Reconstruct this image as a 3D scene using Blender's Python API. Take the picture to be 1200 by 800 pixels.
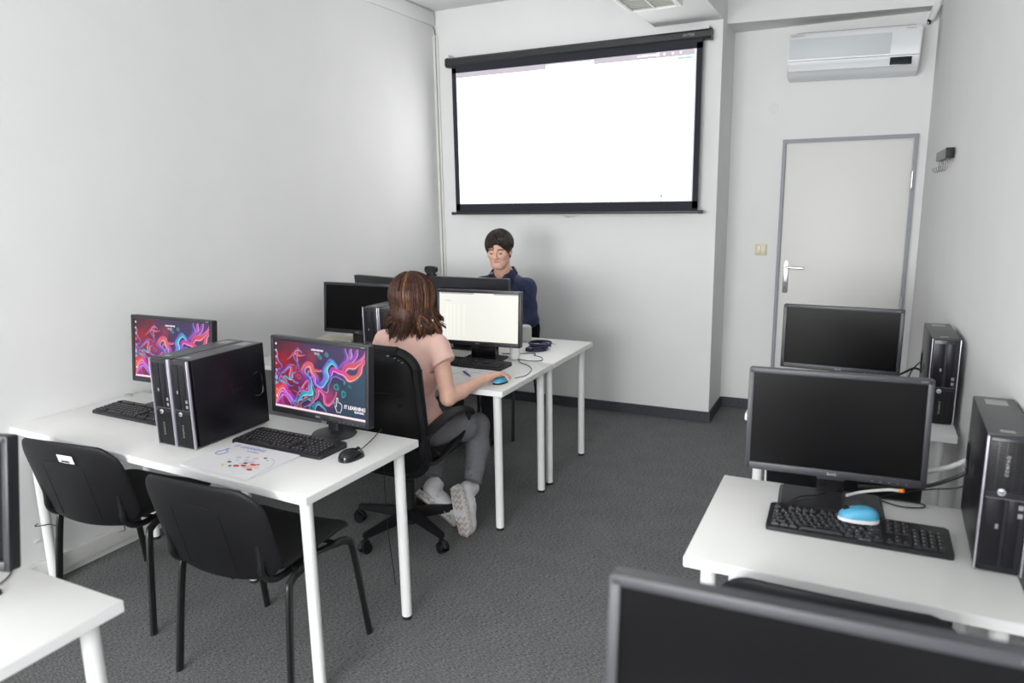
import bpy, bmesh, math, random
import numpy as np
from mathutils import Vector, Matrix
random.seed(7); RNG = np.random.default_rng(7)
PI = math.pi
SC = bpy.context.scene
C = SC.collection
for o_ in list(bpy.data.objects): bpy.data.objects.remove(o_)

# ------------------------------------------------------------------ camera, world, light, exposure
YAW, PITCH, ROLL, FPX = 26.1878, -11.4563, -1.0464, 839.74
CAM = Vector((3.1455, -5.1059, 1.639))
cd = bpy.data.cameras.new('camera'); cam = bpy.data.objects.new('camera', cd); C.objects.link(cam)
y_, p_, r_ = map(math.radians, (YAW, PITCH, ROLL))
F_ = Vector((-math.sin(y_)*math.cos(p_), math.cos(y_)*math.cos(p_), math.sin(p_)))
R0 = Vector((math.cos(y_), math.sin(y_), 0)); U0 = R0.cross(F_)
R_ = R0*math.cos(r_) + U0*math.sin(r_); U_ = -R0*math.sin(r_) + U0*math.cos(r_)
M = Matrix((R_, U_, -F_)).transposed().to_4x4(); M.translation = CAM
cam.matrix_world = M
cd.sensor_width = 36; cd.lens = FPX/1200*36; cd.clip_start = .05
cd.dof.use_dof = True; cd.dof.focus_distance = 3.3; cd.dof.aperture_fstop = 2.4
SC.camera = cam
w = bpy.data.worlds.new('world'); SC.world = w; w.use_nodes = True
bg = w.node_tree.nodes['Background']; bg.inputs[0].default_value = (.8, .88, 1, 1); bg.inputs[1].default_value = .6

def area(name, loc, rot, sx, sy, power, col=(1, 1, 1)):
    l = bpy.data.lights.new(name, 'AREA'); l.shape = 'RECTANGLE'; l.size = sx; l.size_y = sy; l.energy = power; l.color = col
    o = bpy.data.objects.new(name, l); C.objects.link(o); o.location = loc; o.rotation_euler = rot
    o.visible_camera = True
    return o
# daylight through the window band in the near wall (behind the camera)
area('window_daylight', (1.85, -8.70, 1.75), (PI/2, 0, 0), 3.0, 1.6, 405, (.985, .99, 1))
SC.view_settings.view_transform = 'Standard'; SC.view_settings.look = 'None'
SC.view_settings.gamma = 1; SC.view_settings.exposure = 0.10
try: SC.view_settings.use_curve_mapping = False
except Exception: pass

# ------------------------------------------------------------------ materials
def s2l(c): return tuple(((v/255)/12.92 if v/255 <= .04045 else (((v/255)+.055)/1.055)**2.4) for v in c)
def mat(name, col, rough=.5, metal=0, noise=0, nscale=40, bump=0, bscale=200, spec=.5, coat=0, alpha=1, emit=None, es=1, sheen=0):
    m = bpy.data.materials.new(name); m.use_nodes = True; nt = m.node_tree; b = nt.nodes['Principled BSDF']
    b.inputs['Base Color'].default_value = (*col, 1); b.inputs['Roughness'].default_value = rough
    b.inputs['Metallic'].default_value = metal; b.inputs['Specular IOR Level'].default_value = spec
    b.inputs['Coat Weight'].default_value = coat; b.inputs['Sheen Weight'].default_value = sheen
    tc = nt.nodes.new('ShaderNodeTexCoord')
    if noise:
        n = nt.nodes.new('ShaderNodeTexNoise'); n.inputs['Scale'].default_value = nscale; n.inputs['Detail'].default_value = 4
        nt.links.new(tc.outputs['Object'], n.inputs['Vector'])
        r = nt.nodes.new('ShaderNodeValToRGB')
        r.color_ramp.elements[0].position = .3; r.color_ramp.elements[1].position = .7
        r.color_ramp.elements[0].color = (*[max(0, c*(1-noise)) for c in col], 1)
        r.color_ramp.elements[1].color = (*[min(1, c*(1+noise)) for c in col], 1)
        nt.links.new(n.outputs['Fac'], r.inputs['Fac']); nt.links.new(r.outputs['Color'], b.inputs['Base Color'])
    if bump:
        n2 = nt.nodes.new('ShaderNodeTexNoise'); n2.inputs['Scale'].default_value = bscale; n2.inputs['Detail'].default_value = 3
        nt.links.new(tc.outputs['Object'], n2.inputs['Vector'])
        bp = nt.nodes.new('ShaderNodeBump'); bp.inputs['Strength'].default_value = bump; bp.inputs['Distance'].default_value = .002
        nt.links.new(n2.outputs['Fac'], bp.inputs['Height']); nt.links.new(bp.outputs['Normal'], b.inputs['Normal'])
    if emit:
        b.inputs['Emission Color'].default_value = (*emit, 1); b.inputs['Emission Strength'].default_value = es
    return m
def emis_attr(name, es, spec=.3):
    m = bpy.data.materials.new(name); m.use_nodes = True; nt = m.node_tree; b = nt.nodes['Principled BSDF']
    b.inputs['Base Color'].default_value = (.01, .01, .01, 1); b.inputs['Roughness'].default_value = .35
    b.inputs['Specular IOR Level'].default_value = spec
    a = nt.nodes.new('ShaderNodeVertexColor'); a.layer_name = 'Col'
    nt.links.new(a.outputs['Color'], b.inputs['Emission Color']); b.inputs['Emission Strength'].default_value = es
    return m
def carpet(name, c0, c1, sc=1.0):
    m = bpy.data.materials.new(name); m.use_nodes = True; nt = m.node_tree; b = nt.nodes['Principled BSDF']
    b.inputs['Roughness'].default_value = .95; b.inputs['Specular IOR Level'].default_value = .1
    tc = nt.nodes.new('ShaderNodeTexCoord'); mp = nt.nodes.new('ShaderNodeMapping')
    mp.inputs['Scale'].default_value = (75*sc, 260*sc, 260*sc); nt.links.new(tc.outputs['Object'], mp.inputs['Vector'])
    n = nt.nodes.new('ShaderNodeTexNoise'); n.inputs['Scale'].default_value = 1; n.inputs['Detail'].default_value = 5; n.inputs['Roughness'].default_value = .7
    nt.links.new(mp.outputs['Vector'], n.inputs['Vector'])
    n3 = nt.nodes.new('ShaderNodeTexNoise'); n3.inputs['Scale'].default_value = 6; n3.inputs['Detail'].default_value = 2
    nt.links.new(tc.outputs['Object'], n3.inputs['Vector'])
    r = nt.nodes.new('ShaderNodeValToRGB'); r.color_ramp.elements[0].position = .36; r.color_ramp.elements[1].position = .66
    r.color_ramp.elements[0].color = (*c0, 1); r.color_ramp.elements[1].color = (*c1, 1)
    nt.links.new(n.outputs['Fac'], r.inputs['Fac'])
    mx = nt.nodes.new('ShaderNodeMix'); mx.data_type = 'RGBA'; mx.blend_type = 'MULTIPLY'; mx.inputs[0].default_value = .25
    nt.links.new(r.outputs['Color'], mx.inputs[6]); nt.links.new(n3.outputs['Fac'], mx.inputs[7])
    nt.links.new(mx.outputs[2], b.inputs['Base Color'])
    bp = nt.nodes.new('ShaderNodeBump'); bp.inputs['Strength'].default_value = .28; bp.inputs['Distance'].default_value = .003
    nt.links.new(n.outputs['Fac'], bp.inputs['Height']); nt.links.new(bp.outputs['Normal'], b.inputs['Normal'])
    return m
m_wall = mat('wall_paint', (.76, .76, .755), .85, noise=.015, nscale=3, bump=.12, bscale=160, spec=.2)
m_ceil = mat('ceiling_paint', (.80, .81, .81), .9, bump=.1, spec=.2)
m_trunk = mat('cable_trunking_plastic', (.70, .70, .67), .5)
m_floor = carpet('grey_loop_carpet', (.058, .059, .059), (.315, .32, .32))
m_skirt = carpet('carpet_skirting', (.045, .048, .055), (.11, .115, .125))
m_desk = mat('white_melamine', (.79, .79, .77), .42, noise=.01, nscale=8)
m_edge = mat('white_edge_band', (.86, .86, .86), .4)
m_leg = mat('white_powder_coat', (.84, .84, .83), .38)
m_foot = mat('black_rubber', (.01, .01, .01), .6)
m_plas = mat('black_chair_plastic', (.007, .007, .0085), .48, bump=.25, bscale=900, spec=.32)
m_seat = mat('black_seat_fabric', (.010, .010, .011), .85, bump=.5, bscale=700)
m_tube = mat('black_steel_tube', (.012, .012, .013), .35)
m_mon = mat('monitor_plastic', (.020, .020, .024), .38, bump=.15, bscale=900)
m_mong = mat('grey_monitor_plastic', (.040, .040, .047), .42, bump=.15, bscale=900)
m_gloss = mat('glossy_black_plastic', (.008, .008, .010), .12)
m_scr = mat('dark_screen', (.0035, .0035, .004), .28, spec=.13)
m_pc = mat('black_painted_steel', (.008, .007, .011), .38, spec=.35)
m_pct = mat('grey_painted_steel', (.075, .075, .077), .42)
m_pcf = mat('pc_front_plastic', (.024, .024, .030), .3, spec=.4)
m_slot = mat('vent_slot', (.003, .003, .003), .8)
m_silver = mat('silver_trim', (.62, .60, .68), .3, metal=.35)
m_print = mat('grey_print', (.33, .33, .33), .5)
m_printd = mat('dark_print', (.020, .020, .024), .25)
m_white = mat('white_paper', (.82, .82, .83), .7)
m_cream = mat('cream_paper', (.72, .70, .58), .8)
m_key = mat('black_key_plastic', (.016, .016, .018), .45)
m_kleg = mat('key_legend', (.42, .42, .42), .6)
m_blue = mat('blue_mouse_shell', (.10, .44, .68), .35)
m_cable = mat('black_cable', (.012, .012, .014), .5)
m_navy = mat('navy_cable', (.012, .010, .045), .45)
m_wcable = mat('white_cable', (.62, .62, .60), .5)
m_gcable = mat('grey_cable', (.16, .16, .16), .5)
m_orange = mat('orange_plug', (.9, .25, .02), .4)
m_door = mat('door_paint', (.72, .72, .69), .5)
m_frame = mat('grey_door_frame', (.26, .27, .30), .5)
m_chrome = mat('brushed_metal', (.6, .6, .6), .28, metal=.9)
m_switch = mat('cream_switch', (.66, .62, .45), .4)
m_ac = mat('ac_plastic', (.74, .76, .77), .35)
m_acd = mat('ac_display', (.015, .015, .017), .2)
m_grill = mat('louvre_metal', (.55, .55, .50), .4)
m_rail = mat('rail_grey', (.22, .22, .22), .5)
m_sblack = mat('screen_case_black', (.022, .023, .024), .45)
m_sfab = mat('screen_border_fabric', (.014, .014, .024), .8)
m_proj = mat('projected_image', (.8, .8, .8), .8, emit=(1, 1, 1), es=2.2)
m_projm = mat('projected_toolbar', (.2, .2, .2), .8, emit=(.42, .36, .43), es=1.0)
m_projt = mat('projected_text', (.2, .2, .2), .8, emit=(.45, .45, .5), es=.9)
m_projb = mat('projected_blue_mark', (.2, .2, .3), .8, emit=(.35, .55, .85), es=.9)
m_sheet = mat('spreadsheet_screen', (.1, .1, .1), .4, emit=(.93, .93, .85), es=.84)
m_sheetb = mat('spreadsheet_bar', (.1, .1, .1), .4, emit=(.25, .22, .24), es=1.0)
m_sheett = mat('spreadsheet_column', (.1, .1, .1), .4, emit=(.86, .86, .76), es=1.0)
m_sheetg = mat('spreadsheet_text', (.1, .1, .1), .4, emit=(.25, .25, .25), es=1.0)
m_wall1 = emis_attr('wallpaper_screen', .82)
m_ui = mat('screen_text_white', (.1, .1, .1), .4, emit=(.85, .78, .86), es=.85)
m_uip = mat('screen_taskbar', (.1, .1, .1), .4, emit=(.86, .66, .70), es=.95)
m_skin = mat('skin', (.74, .45, .34), .5, noise=.06, nscale=30, spec=.4)
m_skinm = mat('skin_man', (.72, .42, .32), .5, noise=.08, nscale=40, spec=.4)
m_lip = mat('lip', (.56, .25, .21), .45)
m_brow = mat('eyebrow', (.06, .035, .025), .7)
m_eye = mat('eye_white', (.42, .38, .35), .4); m_iris = mat('iris', (.03, .025, .02), .3)
m_hairw = mat('auburn_brown_hair', (.052, .021, .012), .55, noise=.6, nscale=70, spec=.35)
m_hairlit = mat('screen_lit_hair', (.16, .060, .022), .45, noise=.4, nscale=60)  # same brown hair, with the orange light of the screen painted in
m_hairm = mat('dark_brown_hair', (.024, .016, .012), .55, noise=.5, nscale=90, spec=.35)
m_blouse = mat('pink_blouse', (.84, .54, .46), .75, noise=.03, nscale=14, sheen=.1)
m_jeans = mat('grey_jeans', (.165, .165, .178), .85, noise=.12, nscale=120, bump=.3, bscale=500)
m_shirt = mat('navy_denim_shirt', (.028, .040, .095), .8, noise=.2, nscale=70, bump=.3, bscale=600)
m_mpants = mat('dark_trousers', (.02, .022, .03), .85)
m_sneak = mat('white_sneaker', (.62, .61, .62), .6, bump=.3)
m_tan = mat('tan_tread', (.46, .39, .34), .7)
m_pearl = mat('pearl', (.85, .80, .74), .25)
m_fab = mat('light_grey_speaker_fabric', (.58, .58, .55), .9, bump=.6, bscale=900)
m_pblue = mat('print_blue', (.22, .30, .62), .6); m_pred = mat('print_red', (.55, .05, .04), .6)
m_pdark = mat('print_dark', (.06, .05, .07), .6); m_ppink = mat('print_pink', (.85, .60, .55), .6)
m_dim = mat('dim_print', (.15, .15, .15), .5)
m_pyel = mat('print_yellow', (.75, .65, .2), .6); m_pgrey = mat('print_grey', (.62, .64, .70), .6)
m_pen = mat('violet_pen', (.10, .05, .45), .3)
m_socket = mat('socket_grey', (.35, .35, .34), .5)

# ------------------------------------------------------------------ mesh helpers
def obj(name, bm, m, parent=None, smooth=True, angle=35):
    me = bpy.data.meshes.new(name)
    bmesh.ops.recalc_face_normals(bm, faces=bm.faces)
    bm.to_mesh(me); bm.free()
    ms = m if isinstance(m, (list, tuple)) else [m]
    for x in ms: me.materials.append(x)
    if smooth:
        for p in me.polygons: p.use_smooth = True
        try: me.set_sharp_from_angle(angle=math.radians(angle))
        except Exception: pass
    o = bpy.data.objects.new(name, me); C.objects.link(o)
    if parent is not None: o.parent = parent
    return o
def npobj(name, V, Fs, m, parent=None, mi=None, smooth=True):
    me = bpy.data.meshes.new(name); me.from_pydata([tuple(v) for v in V], [], [tuple(int(i) for i in f) for f in Fs])
    ms = m if isinstance(m, (list, tuple)) else [m]
    for x in ms: me.materials.append(x)
    if mi is not None: me.polygons.foreach_set('material_index', np.asarray(mi, dtype=np.int32))
    if smooth: me.polygons.foreach_set('use_smooth', np.ones(len(me.polygons), dtype=bool))
    me.update(); o = bpy.data.objects.new(name, me); C.objects.link(o)
    if parent is not None: o.parent = parent
    return o
def BM(): return bmesh.new()
def box(bm, c, s, bev=0, rot=None, seg=2, mi=0):
    """box with centre c, full size s"""
    t = bmesh.new(); bmesh.ops.create_cube(t, size=1)
    for v in t.verts: v.co = Vector((v.co.x*s[0], v.co.y*s[1], v.co.z*s[2]))
    if bev: bmesh.ops.bevel(t, geom=t.edges[:], offset=min(bev, min(s)*.49), segments=seg, profile=.5, affect='EDGES')
    for v in t.verts:
        if rot is not None: v.co = rot @ v.co
        v.co += Vector(c)
    merge(bm, t, mi)
def merge(bm, t, mi=0):
    mp = {}
    for v in t.verts: mp[v] = bm.verts.new(v.co)
    for f in t.faces:
        try:
            nf = bm.faces.new([mp[v] for v in f.verts]); nf.material_index = mi
        except ValueError: pass
    t.free()
def cyl(bm, a, b, r0, r1=None, n=20, caps=True, mi=0):
    r1 = r0 if r1 is None else r1
    a = Vector(a); b = Vector(b); d = (b-a).normalized()
    u = d.orthogonal().normalized(); v = d.cross(u)
    A = [bm.verts.new(a+(u*math.cos(2*PI*i/n)+v*math.sin(2*PI*i/n))*r0) for i in range(n)]
    B = [bm.verts.new(b+(u*math.cos(2*PI*i/n)+v*math.sin(2*PI*i/n))*r1) for i in range(n)]
    for i in range(n):
        f = bm.faces.new((A[i], A[(i+1) % n], B[(i+1) % n], B[i])); f.material_index = mi
    if caps:
        f = bm.faces.new(A[::-1]); f.material_index = mi
        f = bm.faces.new(B); f.material_index = mi
def lathe(bm, prof, c=(0, 0, 0), n=28, mi=0, rot=None):
    rings = []
    for r, z in prof:
        ring = []
        for i in range(n):
            p = Vector((r*math.cos(2*PI*i/n), r*math.sin(2*PI*i/n), z))
            if rot is not None: p = rot @ p
            ring.append(bm.verts.new(p+Vector(c)))
        rings.append(ring)
    for a, b in zip(rings, rings[1:]):
        for i in range(n):
            f = bm.faces.new((a[i], a[(i+1) % n], b[(i+1) % n], b[i])); f.material_index = mi
    f = bm.faces.new(rings[0][::-1]); f.material_index = mi
    f = bm.faces.new(rings[-1]); f.material_index = mi
def smoothpts(P, k=6, closed=False):
    P = [Vector(p) for p in P]; out = []; n = len(P)
    rng = range(n) if closed else range(n-1)
    for i in rng:
        p0 = P[(i-1) % n] if closed or i > 0 else P[0]*2-P[1]
        p1 = P[i]; p2 = P[(i+1) % n]
        p3 = P[(i+2) % n] if closed or i+2 < n else P[-1]*2-P[-2]
        for j in range(k):
            t = j/k
            out.append(.5*((2*p1)+(-p0+p2)*t+(2*p0-5*p1+4*p2-p3)*t*t+(-p0+3*p1-3*p2+p3)*t**3))
    if not closed: out.append(P[-1])
    return out
def tube(bm, pts, r, n=10, closed=False, flat=1.0, up=None, k=0, mi=0, taper=None):
    if k: pts = smoothpts(pts, k, closed)
    pts = [Vector(p) for p in pts]; N = len(pts); rings = []; pu = None
    for i, p in enumerate(pts):
        if closed: d = pts[(i+1) % N]-pts[i-1]
        else: d = pts[min(i+1, N-1)]-pts[max(i-1, 0)]
        d.normalize()
        if up is not None:
            u = Vector(up); u = (u-d*u.dot(d))
            u = u.normalized() if u.length > 1e-4 else d.orthogonal().normalized()
        elif pu is None: u = d.orthogonal().normalized()
        else:
            u = pu-d*pu.dot(d); u = u.normalized() if u.length > 1e-5 else d.orthogonal().normalized()
        pu = u; v = d.cross(u)
        rr = r if taper is None else r*taper(i/(N-1))
        rings.append([bm.verts.new(p+u*math.cos(2*PI*j/n)*rr+v*math.sin(2*PI*j/n)*rr*flat) for j in range(n)])
    prs = list(zip(rings, rings[1:]))
    if closed: prs.append((rings[-1], rings[0]))
    for a, b in prs:
        for j in range(n):
            f = bm.faces.new((a[j], a[(j+1) % n], b[(j+1) % n], b[j])); f.material_index = mi
    if not closed:
        f = bm.faces.new(rings[0][::-1]); f.material_index = mi
        f = bm.faces.new(rings[-1]); f.material_index = mi
def prism(bm, poly, z0, z1, f=lambda x, y, z: (x, y, z), mi=0):
    A = [bm.verts.new(f(x, y, z0)) for x, y in poly]; B = [bm.verts.new(f(x, y, z1)) for x, y in poly]
    n = len(poly)
    q = bm.faces.new(A[::-1]); q.material_index = mi
    q = bm.faces.new(B); q.material_index = mi
    for i in range(n):
        q = bm.faces.new((A[i], A[(i+1) % n], B[(i+1) % n], B[i])); q.material_index = mi
def rrect(w, h, r, n=5):
    P = []
    for cx, cy, a0 in ((w/2-r, h/2-r, 0), (-w/2+r, h/2-r, 90), (-w/2+r, -h/2+r, 180), (w/2-r, -h/2+r, 270)):
        for i in range(n+1):
            a = math.radians(a0+90*i/n); P.append((cx+r*math.cos(a), cy+r*math.sin(a)))
    return P
def shell(bm, W, H, rc, pos, th, ns=22, nt=22, mi=0):
    """two sided curved plate; pos(x, t, side*thickness) -> point, x across, t in [-H/2,H/2]"""
    L = []
    for side in (1, -1):
        g = []
        for j in range(nt+1):
            t = -math.cos(PI*j/nt)*H/2
            e = abs(t)-(H/2-rc)
            hw = W/2 if e <= 0 else W/2-rc+math.sqrt(max(0, rc*rc-e*e))
            row = []
            for i in range(ns+1):
                s = -math.cos(PI*i/ns); x = s*hw
                ed = max(abs(s), abs(t)/(H/2)); k = math.sqrt(max(0.0, 1-ed**8))
                row.append(bm.verts.new(pos(x, t, side*th/2*k)))
            g.append(row)
        L.append(g)
        for j in range(nt):
            for i in range(ns):
                f = bm.faces.new((g[j][i], g[j][i+1], g[j+1][i+1], g[j+1][i])); f.material_index = mi
    bmesh.ops.remove_doubles(bm, verts=bm.verts[:], dist=1e-5)
def text(name, s, size, m, parent, loc, rot=(PI/2, 0, 0), depth=.0004, align='CENTER', sp=1.0, bold=0):
    cu = bpy.data.curves.new('t', 'FONT'); cu.body = s; cu.size = size; cu.extrude = depth; cu.align_x = align; cu.align_y = 'CENTER'
    cu.space_character = sp; cu.offset = bold; cu.resolution_u = 3
    to = bpy.data.objects.new('t', cu); C.objects.link(to)
    dg = bpy.context.evaluated_depsgraph_get(); me = bpy.data.meshes.new_from_object(to.evaluated_get(dg))
    bpy.data.objects.remove(to)
    me.materials.clear(); me.materials.append(m)
    o = bpy.data.objects.new(name, me); C.objects.link(o); o.parent = parent; o.location = loc; o.rotation_euler = rot
    return o
def thing(name, label, cat, loc=(0, 0, 0), rotz=0, group=None):
    o = bpy.data.objects.new(name, None); C.objects.link(o); o.empty_display_size = .1
    o.location = loc; o.rotation_euler = (0, 0, rotz); tag(o, label, cat, group); return o
def tag(o, label, cat, group=None):
    o['label'] = label; o['category'] = cat
    if group: o['group'] = group
    return o
def struct(o, label=None):
    o['kind'] = 'structure'
    if label: o['label'] = label
    return o
def dup(root, loc, rotz, label, group=None):
    def cp(o, par):
        c = o.copy(); C.objects.link(c)
        if par is not None: c.parent = par
        for ch in list(o.children): cp(ch, c)
        return c
    r = cp(root, None); r.location = loc; r.rotation_euler = (0, 0, rotz); r['label'] = label
    if group: r['group'] = group
    return r

# ------------------------------------------------------------------ room
CEIL = 3.055; YN = -8.6; XL = 0.0
def rx(y): return 3.470+(.46-y)*.0235          # right wall is a hair off square
b = BM(); box(b, (1.7, -4.0, -.05), (4.4, 9.6, .1)); struct(obj('floor', b, m_floor, smooth=False), 'grey loop pile carpet')
b = BM(); box(b, (1.7, -4.0, CEIL+.05), (4.4, 9.6, .1)); struct(obj('ceiling', b, m_ceil, smooth=False), 'white ceiling')
b = BM(); box(b, (-.06, -4.3, 1.53), (.12, 8.9, 3.06)); struct(obj('wall_left', b, m_wall, smooth=False), 'white wall on the left')
b = BM(); prism(b, [(-.12, 0), (2.214, 0), (2.214, .46), (2.214, .6), (-.12, .6)], 0, CEIL); struct(obj('wall_back', b, m_wall, smooth=False), 'white wall behind the projection screen')
b = BM(); prism(b, [(2.214, .46), (3.6, .46), (3.6, .6), (2.214, .6)], 0, CEIL); struct(obj('wall_recess', b, m_wall, smooth=False), 'white recessed wall around the door')
b = BM(); prism(b, [(rx(.6), .6), (rx(YN-.1), YN-.1), (rx(YN)+.14, YN-.1), (rx(YN)+.14, .6)], 0, CEIL); struct(obj('wall_right', b, m_wall, smooth=False), 'white wall on the right')
# near wall (behind the camera) with a window opening
b = BM()
box(b, (1.8, YN-.06, .5), (4.0, .12, 1.0)); box(b, (1.8, YN-.06, 2.775), (4.0, .12, .55))
box(b, (.10, YN-.06, 1.75), (.5, .12, 1.5)); box(b, (3.60, YN-.06, 1.75), (.5, .12, 1.5))
struct(obj('wall_near', b, m_wall, smooth=False))
b = BM()
for x in (.375, 1.1, 1.85, 2.6, 3.325): box(b, (x, YN-.03, 1.75), (.05, .06, 1.5))
for z in (1.0, 2.5): box(b, (1.85, YN-.03, z), (3.0, .06, .05))
struct(obj('window_1', b, m_edge, smooth=False))
# ceiling beam towards the camera and the soffit over the door recess
b = BM(); prism(b, [(1.76, 0), (2.214, 0), (2.214, YN), (1.76, YN)], 2.746, CEIL); struct(obj('trim_1', b, m_ceil, smooth=False), 'boxed ceiling beam above the projection screen')
b = BM(); prism(b, [(2.214, .46), (2.214, .14), (rx(.3), .31), (rx(.46), .46)], 2.744, CEIL); struct(obj('trim_2', b, m_wall, smooth=False), 'soffit above the air conditioner')
# baseboards
b = BM(); prism(b, [(0, 0), (0, -.012), (2.226, -.012), (2.226, .448), (2.214, .448), (2.214, 0)], 0, .078); struct(obj('baseboard_back', b, m_skirt, smooth=False), 'dark carpet skirting under the projection screen')
b = BM(); box(b, (2.39, .454, .039), (.33, .012, .078)); struct(obj('baseboard_recess', b, m_skirt, smooth=False))
b = BM(); prism(b, [(rx(.45), .45), (rx(YN), YN), (rx(YN)-.012, YN), (rx(.45)-.012, .45)], 0, .078); struct(obj('baseboard_right', b, m_skirt, smooth=False))
b = BM(); box(b, (.014, -4.3, .075), (.028, 8.56, .075), .004); struct(obj('baseboard_left', b, m_trunk), 'white cable trunking along the foot of the left wall')
b = BM(); box(b, (.010, -.010, 1.45), (.020, .020, 2.84), .003); box(b, (.034, -.006, 1.45), (.016, .012, 2.84), .003); struct(obj('trim_3', b, m_trunk), 'vertical cable trunking in the corner')
b = BM(); box(b, (.012, -4.3, 2.995), (.024, 8.56, .10), .004); struct(obj('trim_4', b, m_ceil), 'flat duct along the top of the left wall')
t = BM(); tube(t, [(.022, -.035, 2.935), (.03, -.035, 2.91), (.034, -.03, 2.872)], .004, 6, k=4)
tag(obj('cable_end', t, m_cable), 'short black cable end in the top left corner of the room', 'cable')

# door
d = bpy.data.objects.new('door_1', None); C.objects.link(d); d.location = (2.997, .46, 0); struct(d, 'white flush door in grey steel frame')
b = BM()
for s in (-1, 1): box(b, (s*.409, -.012, .985), (.022, .030, 1.970))
box(b, (0, -.012, 1.982), (.84, .030, .024))
obj('frame', b, m_frame, d)
b = BM(); box(b, (0, -.004, .985), (.788, .012, 1.962), .003); obj('leaf', b, m_door, d)
b = BM(); box(b, (-.352, -.016, 1.03), (.036, .010, .235), .004); hp = obj('handle_plate', b, m_chrome, d)
b = BM(); cyl(b, (-.352, -.02, 1.10), (-.352, -.062, 1.10), .009); tube(b, [(-.356, -.06, 1.10), (-.32, -.064, 1.10), (-.235, -.060, 1.097)], .0085, 10, k=4)
obj('handle', b, m_chrome, hp)
b = BM(); cyl(b, (-.352, -.020, .985), (-.352, -.028, .985), .009); box(b, (-.352, -.03, .965), (.005, .006, .035), .001); obj('key', b, m_rail, hp)
for z in (1.70, .86):
    b = BM(); cyl(b, (.400, -.034, z-.05), (.400, -.034, z+.05), .0075); cyl(b, (.400, -.034, z-.056), (.400, -.034, z+.056), .004); obj('hinge', b, m_chrome, d)
# light switch
t = thing('light_switch', 'cream double rocker light switch beside the door', 'light switch', (2.464, .46, 1.22))
b = BM(); box(b, (0, -.005, 0), (.082, .010, .082), .004); obj('switch_plate', b, m_switch, t)
for s in (-1, 1):
    b = BM(); box(b, (s*.0175, -.0125, 0), (.032, .006, .062), .002); obj('rocker', b, m_switch, t)
b = BM(); lathe(b, [(.034, 0), (.034, .004), (.030, .007), (.0001, .007)], rot=Matrix.Rotation(PI/2, 3, 'X')); o = obj('junction_cover', b, m_wall)
o.location = (2.502, .46, 2.215); tag(o, 'round white blanking cap high on the wall left of the door', 'junction cover')
# air conditioner
t = thing('air_conditioner', 'white wall-mounted air conditioner above the door', 'air conditioner', (2.985, .46, 2.515)); t.rotation_euler = (0, math.radians(1.6), 0)
prof = [(0, .140), (-.15, .140), (-.195, .130), (-.215, .10), (-.218, -.045), (-.205, -.085), (-.17, -.125), (-.10, -.148), (0, -.148)]
b = BM()
A = [[b.verts.new((x, y, z)) for y, z in prof] for x in (-.388, .388)]
for i in range(len(prof)-1): b.faces.new((A[0][i], A[0][i+1], A[1][i+1], A[1][i]))
b.faces.new(A[0]); b.faces.new(A[1][::-1]); b.faces.new((A[0][-1], A[0][0], A[1][0], A[1][-1]))
bmesh.ops.bevel(b, geom=b.edges[:], offset=.006, segments=2, affect='EDGES'); obj('housing', b, m_ac, t)
b = BM(); box(b, (-.08, -.2195, .030), (.60, .004, .125), .002); obj('front_grille', b, mat('ac_grille', (.57, .60, .62), .5), t)
b = BM(); box(b, (0, -.219, -.0455), (.775, .005, .003)); obj('panel_seam', b, m_rail, t)
b = BM(); box(b, (-.045, -.209, -.082), (.66, .010, .058), .003, rot=Matrix.Rotation(math.radians(-18), 3, 'X')); obj('air_flap', b, m_ac, t)
b = BM(); box(b, (.285, -.2145, -.073), (.122, .008, .060), .002, rot=Matrix.Rotation(math.radians(-12), 3, 'X')); obj('display', b, m_acd, t)
b = BM(); box(b, (0, -.10, .141), (.70, .10, .004), .002); obj('intake_grille', b, m_rail, t)
text('logo', 'SAMSUNG', .018, m_print, t, (-.335, -.2185, .112))
text('badge', 'WindFree', .014, m_print, t, (.325, -.2185, .112))
# corner duct piece with black sensor
b = BM(); tube(b, [(3.452, .27, 2.79), (3.440, .32, 2.735), (3.425, .385, 2.69)], .022, 10, k=4)
o = obj('cable_duct_elbow', b, m_edge); tag(o, 'white duct elbow in the upper right corner beside the air conditioner', 'duct')
b = BM(); box(b, (0, 0, 0), (.022, .022, .03), .004); k = obj('sensor', b, m_gloss, o); k.location = (3.412, .405, 2.672)
# coat rack on right wall
cr = thing('coat_rack', 'grey rail coat rack with wire hooks on the right wall', 'coat rack', (rx(-.74), -.74, 1.805))
b = BM(); box(b, (-.018, 0, 0), (.034, .56, .048), .003); obj('rail', b, m_rail, cr)
b = BM(); box(b, (-.018, -.2815, 0), (.035, .004, .049), .001); obj('end_cap', b, m_plas, cr)
for i in range(5):
    yy = -.24+i*.12; b = BM()
    tube(b, [(-.02, yy, -.02), (-.020, yy, -.05), (-.022, yy, -.072), (-.034, yy, -.082), (-.046, yy, -.074), (-.050, yy, -.060)], .0022, 6, k=3)
    obj('hook', b, m_rail, cr)
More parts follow.
